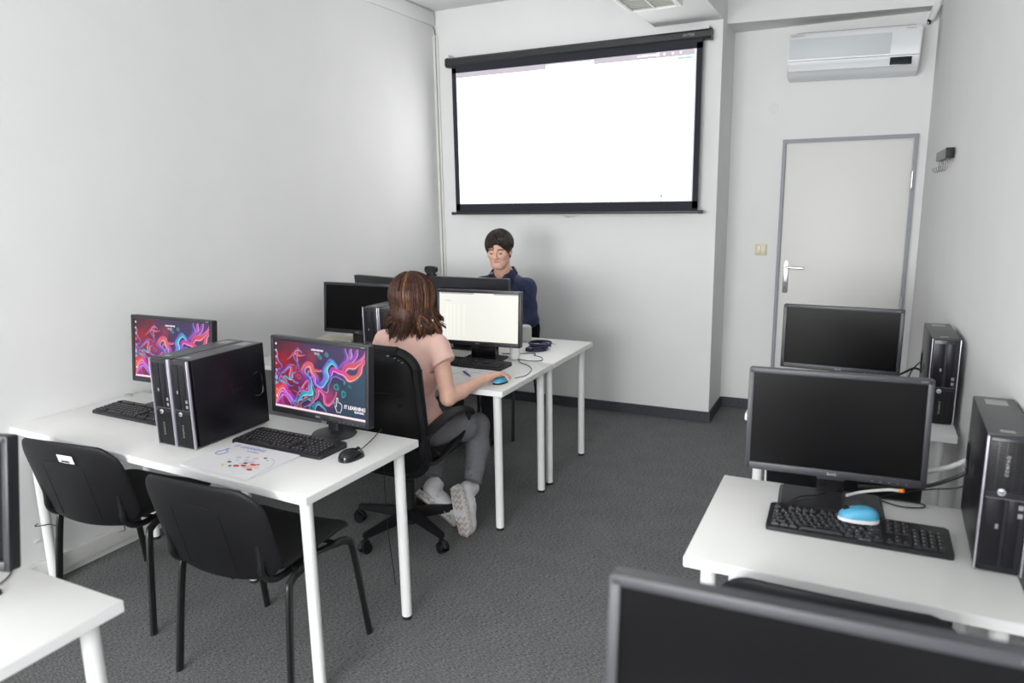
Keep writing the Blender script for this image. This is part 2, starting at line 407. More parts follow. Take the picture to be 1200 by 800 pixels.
# ceiling louvre light
t = thing('ceiling_light', 'ceiling light with metal louvre grille under the beam', 'ceiling light', (1.955, -1.33, 2.746))
b = BM()
for s in (-1, 1): box(b, (s*.148, 0, -.03), (.020, 1.24, .06), .004)
for s in (-1, 1): box(b, (0, s*.612, -.03), (.30, .020, .06), .004)
box(b, (0, 0, -.006), (.29, 1.22, .010)); obj('frame', b, m_edge, t)
b = BM(); box(b, (0, 0, -.03), (.010, 1.20, .05))
for i in range(24): box(b, (0, -.58+i*.0505, -.03), (.276, .003, .05))
for s in (-1, 1): box(b, (s*.132, 0, -.03), (.008, 1.20, .055))
obj('louvre', b, m_grill, t)
b = BM()
for s in (-1, 1): cyl(b, (s*.068, -.57, -.024), (s*.068, .57, -.024), .008)
obj('lamp_tube', b, mat('tube_glass', (.85, .86, .84), .2), t)

# projection screen
t = thing('projection_screen', 'pull-down projection screen with black border hanging on the back wall', 'projection screen', (1.153, -.06, 0))
b = BM(); pr_ = [(.042, .020), (.028, .040), (-.020, .040), (-.040, .022), (-.042, -.018), (-.026, -.036), (.030, -.036), (.042, -.02)]
prism(b, pr_, -.985, .985, lambda x, y, z: (z, x*.85, 2.650+y*.85)); obj('case', b, m_sblack, t)
for s in (-1, 1):
    b = BM(); prism(b, [(x*1.06, y*1.08) for x, y in pr_], s*.985, s*1.004, lambda x, y, z: (z, x*.85, 2.650+y*.85)); e = obj('end_cap', b, m_sblack, t)
    b = BM(); box(b, (s*.975, .02, 2.685), (.022, .05, .035), .004); cyl(b, (s*.975, .03, 2.70), (s*.975, -.02, 2.70), .010); obj('bracket', b, m_chrome, e)
b = BM()
box(b, (0, -.024, 2.600), (1.902, .003, .065)); box(b, (0, -.024, 1.553), (1.902, .003, .062))
for s in (-1, 1): box(b, (s*.932, -.024, 2.07), (.038, .003, 1.07))
obj('border', b, m_sfab, t)
b = BM(); box(b, (0, -.024, 2.076), (1.826, .002, .99)); obj('fabric', b, m_white, t)
b = BM(); box(b, (-.003, -.026, 2.078), (1.806, .001, .974)); im = obj('projected_image', b, m_proj, t)
b = BM(); box(b, (-.003, -.0275, 2.548), (1.806, .001, .036)); obj('toolbar', b, m_projm, im)
b = BM(); box(b, (.02, -.0285, 2.546), (.36, .001, .022)); obj('browser_tab', b, m_proj, im)
b = BM()
for i in range(3): box(b, (.70+i*.055, -.0285, 2.552), (.010, .001, .010))
for i in range(12): box(b, (.52+i*.011, -.0285, 2.552), (.007, .001, .007))
box(b, (.655, -.0285, 2.552), (.018, .001, .018))
obj('window_buttons', b, m_proj, im)
b = BM()
for i in range(11): box(b, (-.79+i*.011, -.0275, 2.40), (.007, .001, .009))
for i in range(10): box(b, (-.86+i*.013, -.0285, 2.552), (.006, .001, .010))
for i in range(7): box(b, (-.60+i*.055, -.0275, 1.612), (.011, .001, .011))
obj('on_screen_text', b, m_projt, im)
b = BM(); box(b, (.84, -.0275, 2.516), (.10, .001, .016)); box(b, (.70, -.0275, 1.622), (.022, .001, .03)); obj('blue_mark', b, m_projb, im)
b = BM(); box(b, (0, -.026, 1.512), (1.93, .016, .020), .004); box(b, (.975, -.026, 1.512), (.03, .022, .024), .005); box(b, (-.975, -.026, 1.512), (.03, .022, .024), .005); obj('bottom_bar', b, m_sblack, t)
b = BM(); tube(b, [(-.03, -.026, 1.502), (-.022, -.026, 1.485), (0, -.026, 1.478), (.022, -.026, 1.485), (.03, -.026, 1.502)], .003, 6, k=3); obj('pull_handle', b, m_chrome, t)
text('brand_mark', 'AVTEK', .026, m_print, t, (.86, -.0365, 2.652), depth=.0005)

# ------------------------------------------------------------------ desks
H = .735; T = .029
def desk(label, x0, x1, y0, y1, rot=0, mid=None, legs=(1, 1, 1, 1), name='office_desk'):
    cx, cy = (x0+x1)/2, (y0+y1)/2; w, d = x1-x0, y1-y0
    t = thing(name, label, 'desk', (cx, cy, 0), rot)
    b = BM(); box(b, (0, 0, H-T/2), (w, d, T), .0025); obj('desktop', b, m_desk, t)
    b = BM()
    z = H-T/2
    box(b, (0, -d/2, z), (w-.006, .0016, T-.006)); box(b, (0, d/2, z), (w-.006, .0016, T-.006))
    for s in (-1, 1): box(b, (s*w/2, 0, z), (.0016, d-.006, T-.006))
    obj('edge_band', b, m_edge, t)
    P = [(-w/2+.055, -d/2+.055), (w/2-.055, -d/2+.055), (w/2-.055, d/2-.055), (-w/2+.055, d/2-.055)]
    if mid: P.append(mid)
    for x, y in P:
        b = BM(); cyl(b, (x, y, .014), (x, y, H-T), .0205, n=24); cyl(b, (x, y, H-T-.006), (x, y, H-T), .032, n=24)
        l = obj('leg', b, m_leg, t)
        b = BM(); cyl(b, (x, y, 0), (x, y, .014), .0195, n=20); obj('rubber_foot', b, m_foot, l)
    return t
RA = math.radians(-2.2)
desk('long white desk on the left carrying two wallpaper monitors and two computers', .008, 1.658, -3.495, -2.895, RA, mid=(.0, .17))
desk('white desk the woman in pink works at', .008, 1.657, -2.195, -1.571)
desk('white desk in front of the seated man by the back wall', .008, 1.657, -1.564, -.934)
desk('white desk on the right with the blue mouse and keyboard', 2.788, 3.528, -3.415, -2.822)
desk('white desk on the right nearest the door', 2.748, 3.508, -2.112, -1.52)
desk('white desk cropped in the bottom left corner', .35, 1.656, -4.745, -4.148)
desk('white desk under the cropped monitor nearest the camera', 2.81, 3.53, -4.76, -4.16)

# ------------------------------------------------------------------ wallpaper painting
def paint_wallpaper(nx=300, ny=170):
    u, v = np.meshgrid(np.linspace(0, 1, nx), np.linspace(0, 1, ny)); asp = 16/9
    def C3(*c): return np.array(s2l(c))
    img = np.zeros((ny, nx, 3))
    k = [((0, 0), C3(62, 26, 48)), ((.5, 0), C3(64, 52, 92)), ((1, 0), C3(92, 44, 110)), ((0, .5), C3(140, 26, 52)), ((.45, .5), C3(58, 30, 96)),
         ((1, .5), C3(36, 76, 100)), ((0, 1), C3(120, 24, 80)), ((.5, 1), C3(36, 34, 88)), ((1, 1), C3(34, 58, 92)), ((.2, .3), C3(120, 30, 56)), ((.8, .8), C3(30, 62, 84))]
    W = 0
    for (a, c_), col in k:
        w_ = 1/(((u-a)*asp)**2+(v-c_)**2+.03)**2; img += w_[..., None]*col; W = W+w_
    img /= W[..., None]
    def glow(a, c_, r, col, s=1.0):
        g = np.exp(-((((u-a)*asp)**2+(v-c_)**2)/(r*r)))[..., None]*s; return img*(1-g)+np.array(col)*g
    for a in ((.03, .72, .14, C3(255, 60, 60), .8), (.10, .30, .13, C3(190, 30, 50), .6), (.42, .20, .10, C3(190, 50, 60), .5), (.36, .50, .16, C3(190, 50, 160), .5),
              (.60, .72, .12, C3(240, 50, 140), .5), (.02, .95, .16, C3(190, 40, 150), .7), (.22, .46, .1, C3(230, 50, 70), .5)): img = glow(*a)
    def ribbon(P, wid, cols, n=7, dark=.35):
        nonlocal img
        Q = [(p.x, p.y) for p in smoothpts([(x, y, 0) for x, y in P], 14)]
        Q = np.array(Q); N = len(Q); T_ = np.gradient(Q*np.array([asp, 1]), axis=0); T_ /= np.linalg.norm(T_, axis=1)[:, None]
        best = np.full((ny, nx), 9.0); side = np.zeros((ny, nx)); par = np.zeros((ny, nx))
        for i in range(N):
            dx = (u-Q[i, 0])*asp; dy = v-Q[i, 1]; d_ = np.sqrt(dx*dx+dy*dy); mk = d_ < best
            best[mk] = d_[mk]; side[mk] = (dx*-T_[i, 1]+dy*T_[i, 0])[mk]; par[mk] = i/(N-1)
        ws = wid*(.35+.65*np.sin(np.pi*np.clip(par, .06, .94)))
        q = side/ws; mk = (best < ws)
        cs = np.array([s2l(c) for c in cols]); pc = par*(len(cols)-1); i0 = np.clip(pc.astype(int), 0, len(cols)-2); f = (pc-i0)[..., None]
        col = cs[i0]*(1-f)+cs[i0+1]*f
        br = .55+.55*np.cos(q*n*1.6+par*5)**2
        al = np.clip((1-np.abs(q))*3, 0, 1)*mk
        hl = np.exp(-((q-.55)/.16)**2)[..., None]*.55
        c2 = col*br[..., None]+hl*np.array([.9, .8, .95])
        img = img*(1-al[..., None])+c2*al[..., None]
    u0, v0 = u.copy(), v.copy()
    u = u+.012*np.sin(v*26+u*9); v = v+.016*np.sin(u*31+v*7)
    # fan of streaks upper right
    for i, (x1, y1, c0, c1) in enumerate([(.80, -.02, (80, 40, 120), (120, 70, 180)), (.87, -.02, (150, 60, 170), (190, 110, 210)), (.93, -.02, (90, 50, 160), (170, 80, 200)), (1.02, -.02, (200, 70, 170), (230, 110, 190)), (1.03, .08, (230, 60, 140), (240, 90, 110))]):
        ribbon([(.70+i*.02, .36), (.74+i*.022, .27), ((x1+.72)/2+.03, .14+.02*i), (x1, y1)], .045, [c0, c1, c1], 5)
    for a in ((.16, .40, .045), (.28, .50, .04), (.07, .50, .035), (.33, .33, .03), (.60, .14, .03), (.70, .58, .05), (.76, .66, .045), (.52, .16, .03), (.30, .94, .04), (.42, .95, .05), (.22, .88, .03), (.90, .40, .05), (.84, .52, .02), (.79, .50, .015), (.25, .36, .025), (.12, .60, .03), (.46, .90, .03), (.27, .24, .022), (.68, .82, .02)):
        rr = np.sqrt(((u-a[0])*asp)**2+(v-a[1])**2)
        g = np.clip((a[2]-rr)/.008, 0, 1)[..., None]; rim = np.exp(-((rr-a[2]*.8)/.009)**2)[..., None]
        cA = C3(60, 120, 200) if a[0] < .4 and a[1] < .7 else C3(30, 130, 150)
        cB = C3(240, 90, 90) if a[0] < .4 else (C3(60, 200, 200) if a[0] < .8 else C3(50, 150, 140))
        img = img*(1-g*.75)+cA*.45*g*.75; img = img*(1-rim*.6)+cB*rim*.6
    PAL = [[(40, 60, 150), (70, 90, 210), (230, 90, 120), (60, 120, 220)], [(200, 30, 60), (255, 90, 60), (240, 60, 150)], [(30, 150, 170), (60, 210, 225), (50, 80, 200)], [(150, 60, 220), (240, 80, 180), (255, 110, 100)]]
    rg = np.random.default_rng(3)
    for i in range(20):
        x = rg.uniform(0, .55); y = rg.uniform(.28, .98); pts = [(x, y)]; a = rg.uniform(0, 6.28)
        for j in range(5): a += rg.uniform(-1.0, 1.0); x += .045*math.cos(a); y += .07*math.sin(a); pts.append((x, y))
        ribbon(pts, rg.uniform(.012, .026), PAL[rg.integers(0, 4)], 4)
    ribbon([(.02, .62), (.08, .50), (.12, .42), (.17, .38), (.20, .44), (.19, .54), (.26, .60)], .034, PAL[0], 5)
    for dy, wd, cs in ((.10, .04, [(120, 30, 120), (160, 50, 200), (200, 60, 220), (90, 40, 160), (30, 60, 150)]), (.05, .045, [(220, 50, 150), (240, 70, 170), (190, 50, 210), (80, 60, 200), (30, 120, 200)]), (0, .055, [(255, 70, 50), (255, 120, 60), (240, 60, 170), (120, 60, 220), (30, 190, 220)])):
        ribbon([(-.02, .98+dy), (.03, .80+dy), (.10, .70+dy), (.17, .76+dy), (.22, .86+dy*.6), (.30, .84)], wd, cs, 8)
    S_ = [(.22, 1.0), (.27, .84), (.34, .74), (.42, .70), (.41, .56), (.35, .45), (.36, .35), (.42, .33), (.46, .42), (.48, .55), (.54, .60), (.58, .50), (.60, .34), (.64, .24), (.70, .25), (.73, .32)]
    SC_ = [(30, 60, 130), (30, 170, 200), (70, 220, 235), (60, 90, 220), (240, 110, 130), (250, 120, 110), (120, 60, 230), (70, 150, 250), (60, 220, 240), (60, 180, 250), (150, 60, 230)]
    ribbon([(x+.035, y+.05) for x, y in S_], .030, [tuple(int(q*.55) for q in c_) for c_ in SC_], 5)
    ribbon([(x-.03, y-.03) for x, y in S_], .028, [(120, 40, 160), (200, 60, 180), (240, 90, 120), (180, 60, 200), (90, 70, 220), (60, 140, 230)], 5)
    ribbon(S_, .050, SC_, 9)
    ribbon([(.34, .92), (.42, .88), (.47, .78), (.50, .66), (.55, .72), (.60, .84), (.66, .80), (.68, .66)], .034, [(90, 30, 150), (240, 60, 170), (250, 70, 160), (255, 90, 140), (230, 50, 120)], 6)
    ribbon([(.44, .98), (.50, .86), (.55, .88), (.58, .98)], .03, [(40, 120, 160), (60, 180, 190), (30, 80, 140)], 5)
    ribbon([(.62, .42), (.67, .32), (.74, .36), (.82, .42), (.90, .37), (.97, .22), (1.04, .12)], .052, [(170, 60, 230), (230, 60, 190), (255, 80, 150), (255, 120, 90), (250, 90, 130), (240, 70, 130)], 7)
    ribbon([(.60, .48), (.67, .40), (.74, .45), (.80, .48)], .022, [(120, 40, 200), (90, 60, 180), (40, 60, 130)], 5)
    img = np.clip(img, 0, 1)
    return np.concatenate([img, np.ones((ny, nx, 1))], 2)
WP = paint_wallpaper()

# ------------------------------------------------------------------ monitors
def screen_wallpaper(t, par, w, h, M4):
    ny, nx = WP.shape[:2]
    X = np.linspace(-w/2, w/2, nx); Z = np.linspace(h/2, -h/2, ny)
    V = np.stack([np.tile(X, ny), np.full(nx*ny, 0.0), np.repeat(Z, nx)], 1)
    idx = np.arange(nx*ny).reshape(ny, nx)
    Fc = np.stack([idx[1:, :-1], idx[1:, 1:], idx[:-1, 1:], idx[:-1, :-1]], -1).reshape(-1, 4)
    o = npobj('display', V, Fc, m_wall1, par)
    ca = o.data.color_attributes.new('Col', 'FLOAT_COLOR', 'POINT'); ca.data.foreach_set('color', WP.reshape(-1).astype(np.float32))
    return o
def monitor(label, cen, yaw, tilt, W=.51, Hh=.305, kind='dark', stand='ped', badge='BenQ', m=None, zbase=H, name='computer_monitor', group=None, bez=.016, dy=.06, bo=0):
    """cen = centre of the panel front; the Empty stands on the desk under the stand"""
    m = m or m_mon
    n = Vector((math.sin(yaw), -math.cos(yaw), 0)); base = Vector((cen[0], cen[1], zbase))-n*dy
    t = thing(name, label, 'monitor', base, yaw, group)
    zc = cen[2]-zbase; R = Matrix.Rotation(-tilt, 3, 'X'); c0 = Vector((0, -dy, zc))
    def L(x, y, z): return c0+R @ Vector((x, y, z))
    b = BM(); bot = bez*1.45
    # bezel frame: four bars, bottom deeper
    prism(b, rrect(W, Hh, .006), .012, .030, lambda x, z, y: L(x, y, z))
    for s in (-1, 1): box(b, L(s*(W/2-bez/2), .008, 0), (bez, .016, Hh-.004), .002, R)
    box(b, L(0, .008, Hh/2-bez/2), (W-.004, .016, bez), .002, R); box(b, L(0, .008, -Hh/2+bot/2), (W-.004, .016, bot), .002, R)
    prism(b, rrect(W*.72, Hh*.66, .03), .030, .052, lambda x, z, y: L(x*(1-(y-.03)*3), y, z*(1-(y-.03)*3)-.01))
    obj('housing', b, m, t)
    sw, sh = W-2*bez, Hh-bez-bot; zc_ = (bot-bez)/2
    b = BM(); prism(b, rrect(sw+.002, sh+.002, .001, 1), .006, .011, lambda x, z, y: L(x, y, z+zc_))
    sc = obj('screen', b, m_scr, t, smooth=False)
    def put(o, x, z, y=.0055):
        o.location = L(x, y, z+zc_); o.rotation_euler = (o.rotation_euler[0]-tilt, 0, 0)
    if kind == 'wallpaper':
        o = screen_wallpaper(t, sc, sw, sh, None); put(o, 0, 0, .0052)
        b = BM(); box(b, (0, 0, 0), (sw*.995, .0004, sh*.030)); o = obj('taskbar', b, m_uip, sc); put(o, 0, -sh*.483, .0048)
        b = BM()
        cols = [m_ui, mat('icon_teal', (.1, .1, .1), emit=(.1, .5, .5)), mat('icon_red', (.1, .1, .1), emit=(.8, .15, .1)), mat('icon_blue', (.1, .1, .1), emit=(.12, .35, .75))]
        for i in range(9): box(b, (0, 0, sh*(.44-i*.098)), (.0075, .0004, .0085), mi=[0, 1, 1, 2, 3, 3, 1, 2, 0][i])
        o = obj('desktop_icons', b, cols, sc, smooth=False); put(o, -sw*.479, 0, .0048)
        b = BM()
        for i in range(9): box(b, (-.028+i*.007, 0, .004), (.0052, .0004, .0055+.001*(i % 3)))
        for i in range(6): box(b, (-.014+i*.005, 0, -.007), (.003, .0004, .0025)); box(b, (-.012+i*.004, 0, -.012), (.0026, .0004, .002))
        o = obj('clock_text', b, m_ui, sc, smooth=False); put(o, -sw*.01, sh*.40, .0048)
        o = text('logo_text', 'IT LEARNING', .0185, m_ui, sc, (0, 0, 0), sp=.95, bold=.0006, depth=.0002); put(o, sw*.385, -sh*.335, .0048)
        o = text('logo_subtitle', 'SLOVAKIA', .010, m_ui, sc, (0, 0, 0), bold=.0005, depth=.0002); put(o, sw*.43, -sh*.385, .0048)
        b = BM(); tube(b, [(x, 0, z) for x, z in HANDP], .0011, 5, closed=True); o = obj('hand_icon', b, m_ui, sc); put(o, sw*.215, -sh*.33, .0044)
    elif kind == 'sheet':
        b = BM(); box(b, (0, 0, 0), (sw, .0004, sh)); o = obj('display', b, m_sheet, sc, smooth=False); put(o, 0, 0, .0054)
        b = BM(); box(b, (-sw*.27, 0, 0), (sw*.43, .0004, sh*.022)); box(b, (sw*.345, 0, 0), (sw*.30, .0004, sh*.022)); o = obj('title_bar', b, m_sheetb, sc, smooth=False); put(o, 0, sh*.485, .0050)
        b = BM()
        for i, x in enumerate((-.40, -.355, -.305, -.25, -.18)): box(b, (sw*x, 0, -sh*.08), (sw*.012, .0004, sh*.66))
        o = obj('table_columns', b, m_sheett, sc, smooth=False); put(o, 0, 0, .0050)
        b = BM()
        for i in range(8): box(b, (-sw*.42+i*.005, 0, sh*.33), (.0035, .0004, .003))
        o = obj('heading_text', b, m_sheetg, sc, smooth=False); put(o, 0, 0, .0050)
    # badge and marks
    if badge:
        o = text('badge', badge, .011, m_print, t, (0, 0, 0), bold=.0002); o.location = L(0, -.0008, -Hh/2+bot*.5); o.rotation_euler = (PI/2-tilt, 0, 0)
        o = text('model_mark', 'GL2250', .0055, m_print, t, (0, 0, 0)) if badge == 'BenQ' else text('model_mark', 'e2270S', .0055, m_print, t, (0, 0, 0))
        o.location = L(W/2-.026, -.0008, Hh/2-bez*.5); o.rotation_euler = (PI/2-tilt, 0, 0)
        b = BM()
        for i in range(5): box(b, L(W*.22+i*.022, 0, -Hh/2+bot*.30), (.004, .0015, .0016), rot=R)
        obj('menu_buttons', b, m_print, t, smooth=False)
    # stand
    zb = zc-Hh/2
    if stand == 'round':
        b = BM(); lathe(b, [(.084, 0), (.088, .004), (.084, .010), (.060, .016), (.03, .020), (.0001, .020)], n=44)
        bs = obj('stand_base', b, m_mon, t)
        b = BM(); prism(b, rrect(.055, .034, .012), .012, zc*.62, lambda x, y, z: (x, y+.01-z*.02, z)); box(b, L(0, .055, -.03), (.07, .03, .09), .008); obj('stand_neck', b, m_mon, t)
    elif stand == 'ped':   # flat rectangular base reaching forward, neck at its back
        b = BM(); prism(b, rrect(.285, .170, .008), 0, .009, lambda x, y, z: (x*(1-z*2), y-.090+bo, z)); prism(b, rrect(.275, .160, .010), .009, .014, lambda x, y, z: (x*(1-(z-.009)*6), (y*(1-(z-.009)*6))-.090+bo, z))
        obj('stand_base', b, m_mon, t)
        b = BM(); prism(b, rrect(.075, .022, .006), .010, zc*.75, lambda x, y, z: (x, y-.012+z*.02, z)); obj('stand_neck', b, m_gloss, t)
        b = BM(); prism(b, rrect(.079, .026, .006), .050, .056, lambda x, y, z: (x, y-.012+z*.02, z)); obj('neck_ring', b, m_silver if False else m_mong, t)
    else:                  # 'block': wide glossy column
        b = BM(); prism(b, rrect(.23, .15, .010), 0, .012, lambda x, y, z: (x, y+.0, z)); obj('stand_base', b, m_mon, t)
        b = BM(); prism(b, rrect(.15, .055, .006), .010, zc*.8, lambda x, y, z: (x, y, z)); obj('stand_neck', b, m_gloss, t)
    return t
HANDP = [(-.008, .028), (-.0035, .028), (-.002, .024), (-.002, .010), (.003, .012), (.008, .010), (.012, .008), (.017, .004), (.018, -.006), (.014, -.018), (.010, -.026), (-.008, -.026), (-.012, -.016), (-.018, -.006), (-.015, -.002), (-.010, -.006), (-.0095, .024)]

A1 = monitor('monitor with colourful wallpaper against the left wall, partly behind the two computers', (.406, -2.978, .989), math.radians(.5), math.radians(6), kind='wallpaper', badge='BenQ', stand='ped', bo=.045)
A2 = monitor('monitor with colourful wallpaper and round base beside the office chair', (1.323, -3.073, .970), math.radians(-5.1), math.radians(4.4), kind='wallpaper', stand='round', badge='AOC', dy=.066)
monitor('switched-off black monitor left of the seated woman', (.448, -1.707, .996), 0, math.radians(5), kind='off', stand='block', badge='BenQ')
monitor('monitor with a white spreadsheet the woman is using', (1.261, -1.697, .985), math.radians(3.5), math.radians(4.2), kind='sheet', stand='block', badge='BenQ', dy=.085)
mb = monitor('black monitor seen from behind in front of the seated man, webcam on top', (.992, -1.30, 1.008), PI, math.radians(1), W=.562, kind='off', stand='block', badge=None, dy=.07)
monitor('black monitor seen from behind against the left wall behind the switched-off one', (.400, -1.355, 1.000), math.radians(167), math.radians(3), kind='off', stand='block', badge=None)
monitor('large switched-off monitor with grey frame on the desk with the blue mouse', (3.105, -2.885, .960), math.radians(3.2), math.radians(4.8), W=.493, Hh=.315, kind='off', stand='ped', m=m_mong, dy=.045)
monitor('switched-off monitor with grey frame in front of the door', (3.078, -1.691, .993), math.radians(-3.5), math.radians(2), W=.486, Hh=.290, kind='off', stand='ped', m=m_mong, dy=.045)
monitor('blurred monitor cropped at the bottom right corner nearest the camera', (3.118, -4.248, .977), math.radians(2.2), math.radians(7), kind='off', stand='block', m=m_mong)
monitor('monitor cropped at the left edge on the bottom left desk', (1.238, -4.335, .990), math.radians(15.3), math.radians(9), kind='off', stand='ped')

# ------------------------------------------------------------------ desktop computers
def pc(label, x, y, rotz=0, flip=False, z=H, top=None, hpside=True, group=None):
    Wd, D, Hh = .100, .368, .338
    t = thing('desktop_computer', label, 'computer', (x, y, z), rotz, group)
    b = BM(); box(b, (0, .008, Hh/2+.003), (Wd-.004, D-.016, Hh-.006), .003); obj('casing', b, [m_pc], t)
    b = BM(); box(b, (0, .008, Hh-.001), (Wd-.006, D-.018, .003), .001); obj('top_panel', b, top or m_pct, t)
    b = BM(); box(b, (0, -D/2+.004, Hh/2), (Wd-.012, .020, Hh-.002), .006); fr = obj('front_bezel', b, m_pcf, t)
    for s, w_ in ((-1, .0045 if flip else .0030), (1, .0042)):
        b = BM(); box(b, (s*(Wd/2-.003), -D/2-.004, Hh/2), (w_, .011, Hh), .002); obj('silver_trim', b, m_silver, t)
    def Z(z_): return Hh-z_ if flip else z_
    yf = -D/2-.006
    # drives
    b = BM(); box(b, (-.020, yf-.001, Z(.235)), (.036, .003, .170), .001); box(b, (.018, yf-.001, Z(.235)), (.024, .003, .170), .001); obj('drive_bay', b, m_pc, fr)
    b = BM(); box(b, (-.012, yf-.003, Z(.218)), (.006, .002, .012), .0005); obj('eject_button', b, m_print, fr)
    for zz in (.185, .165): b = BM(); box(b, (.031, yf-.003, Z(zz)), (.010, .002, .012), .001); obj('usb_port', b, m_print, fr)
    b = BM(); box(b, (0, yf-.0008, Z(.149)), (.084, .002, .002)); obj('bezel_seam', b, m_dim, fr)
    b = BM()
    for i in range(20):
        for j in range(5): box(b, (-.033+j*.0165, yf-.0006, Z(.012+i*.0062)), (.0145, .0012, .0034))
    obj('vent_slots', b, m_slot, fr, smooth=False)
    b = BM(); lathe(b, [(.0085, 0), (.0085, .003), (.007, .004), (.0001, .004)], c=(-.010, yf, Z(.133)), rot=Matrix.Rotation(PI/2, 3, 'X'), n=20); pb = obj('power_button', b, m_silver, fr)
    text('logo', 'hp', .010, m_pc, fr, (-.010, yf-.0045, Z(.133)))
    o = text('model_text', 'COMPAQ', .0092, m_print, fr, (-.004, yf-.0022, Z(.068)), rot=(PI/2, PI/2 if not flip else -PI/2, 0), sp=1.45, bold=.0003)
    # side handle recess and embossed mark
    sd = 1
    for sd in (-1, 1):
        b = BM(); tube(b, [(sd*(Wd/2-.0025), .118, .218), (sd*(Wd/2-.0025), .158, .218), (sd*(Wd/2-.0025), .164, .175), (sd*(Wd/2-.0025), .158, .132), (sd*(Wd/2-.0025), .118, .132), (sd*(Wd/2-.0025), .124, .175)], .0035, 6, closed=True, k=2)
        obj('side_latch', b, m_gloss, t)
    if hpside:
        for sd, rz in ((1, PI/2), (-1, -PI/2)):
            o = text('side_logo', 'hp', .062, m_printd, t, (sd*(Wd/2-.0016), .03, .19), rot=(PI/2, 0, rz), depth=.0003)
    b = BM(); box(b, (0, .13, Hh+.0009), (.05, .05, .0008)); obj('sticker', b, m_print, t, smooth=False)
    b = BM(); box(b, (-.005, -.14, Hh+.0009), (.03, .014, .0008)); obj('sticker', b, m_print, t, smooth=False)
    return t
PC1 = pc('left one of the two black computers standing together on the left desk', .818, -3.165)
PC2 = pc('right one of the two black computers standing together on the left desk', .921, -3.166)
pc('black computer left of the woman, farther from her', .805, -1.866+.002)
pc('black computer touching the hair of the seated woman', .911, -1.866)
pc('dark computer with vents at the top at the right edge of the picture', 3.490, -3.005, math.radians(-1.5), flip=True)
pc('grey-topped computer against the right wall behind the big monitor', 3.452, -1.780, math.radians(1.0))

# ------------------------------------------------------------------ keyboards, mice
def keyboard(label, x, y, rotz, z=H, w_=.445, d=.150, mark=None):
    t = thing('computer_keyboard', label, 'keyboard', (x, y, z), rotz)
    b = BM(); prism(b, rrect(w_, d, .010), 0, .012, lambda X, Y, Z: (X, Y, Z+(Y+d/2)*.055 if Z > 0 else Z))
    bmesh.ops.bevel(b, geom=[e for e in b.edges if all(v.co.z > .005 for v in e.verts)], offset=.002, segments=2, affect='EDGES')
    obj('body', b, m_key, t)
    b = BM(); lg = BM()
    def key(kx, ky, kw, kd=.0158):
        zt = .012+(ky+d/2)*.055
        q = bmesh.new(); bmesh.ops.create_cube(q, size=1)
        for v in q.verts:
            s = .80 if v.co.z > 0 else 1
            v.co = Vector((kx+v.co.x*(kw-.002)*s, ky+v.co.y*(kd-.0)*s+.0, zt+.0035+v.co.z*.007))
        merge(b, q); box(lg, (kx-kw*.12, ky+.002, zt+.0073), (.0032, .0036, .0006))
    U_ = .0183; x0 = -w_/2+.012; rows = [-.056, -.037, -.018, .001, .020, .046]
    for r, yy in enumerate(rows):
        if r == 0:
            xs = [(0, 1.25), (1.25, 1.25), (2.5, 1.25), (3.75, 6.25), (10, 1.25), (11.25, 1.25), (12.5, 1.25), (13.75, 1.25)]
        elif r == 5: xs = [(0, 1), (2, 1), (3, 1), (4, 1), (5, 1), (6.5, 1), (7.5, 1), (8.5, 1), (9.5, 1), (11, 1), (12, 1), (13, 1), (14, 1)]
        else:
            o0 = {1: 2.25, 2: 1.75, 3: 1.5, 4: 0}[r]; xs = ([(0, o0)] if o0 else [])
            k_ = o0
            while k_+1 <= 13.01+(.0 if r != 4 else 0): xs.append((k_, 1)); k_ += 1
            xs.append((k_, 15-k_))
        for a, ww in xs: key(x0+(a+ww/2)*U_, yy, ww*U_)
        for j in range(3):
            if r in (0, 3, 4, 5) or (r == 1 and j == 1): key(x0+(15.4+j+.5)*U_, yy, U_)
        if r != 5:
            for j in range(4): key(x0+(18.7+j+.5)*U_, yy, U_)
    obj('keys', b, m_key, t, smooth=False); obj('key_legends', lg, m_kleg, t, smooth=False)
    if mark: text('brand_mark', mark, .008, m_print, t, (0.02, -d/2+.006, .0145), rot=(0, 0, 0))
    return t
keyboard('black keyboard in front of the left wallpaper monitor, cut off by the computers', .355, -3.128, math.radians(-2))
keyboard('black keyboard partly under the booklet in front of the round-base monitor', 1.248, -3.170, math.radians(-1.5))
keyboard('black keyboard in front of the woman', 1.245, -1.762, math.radians(-2), d=.145)
keyboard('black keyboard with a blue mouse resting on it', 3.178, -3.098, math.radians(1), mark='GENIUS')
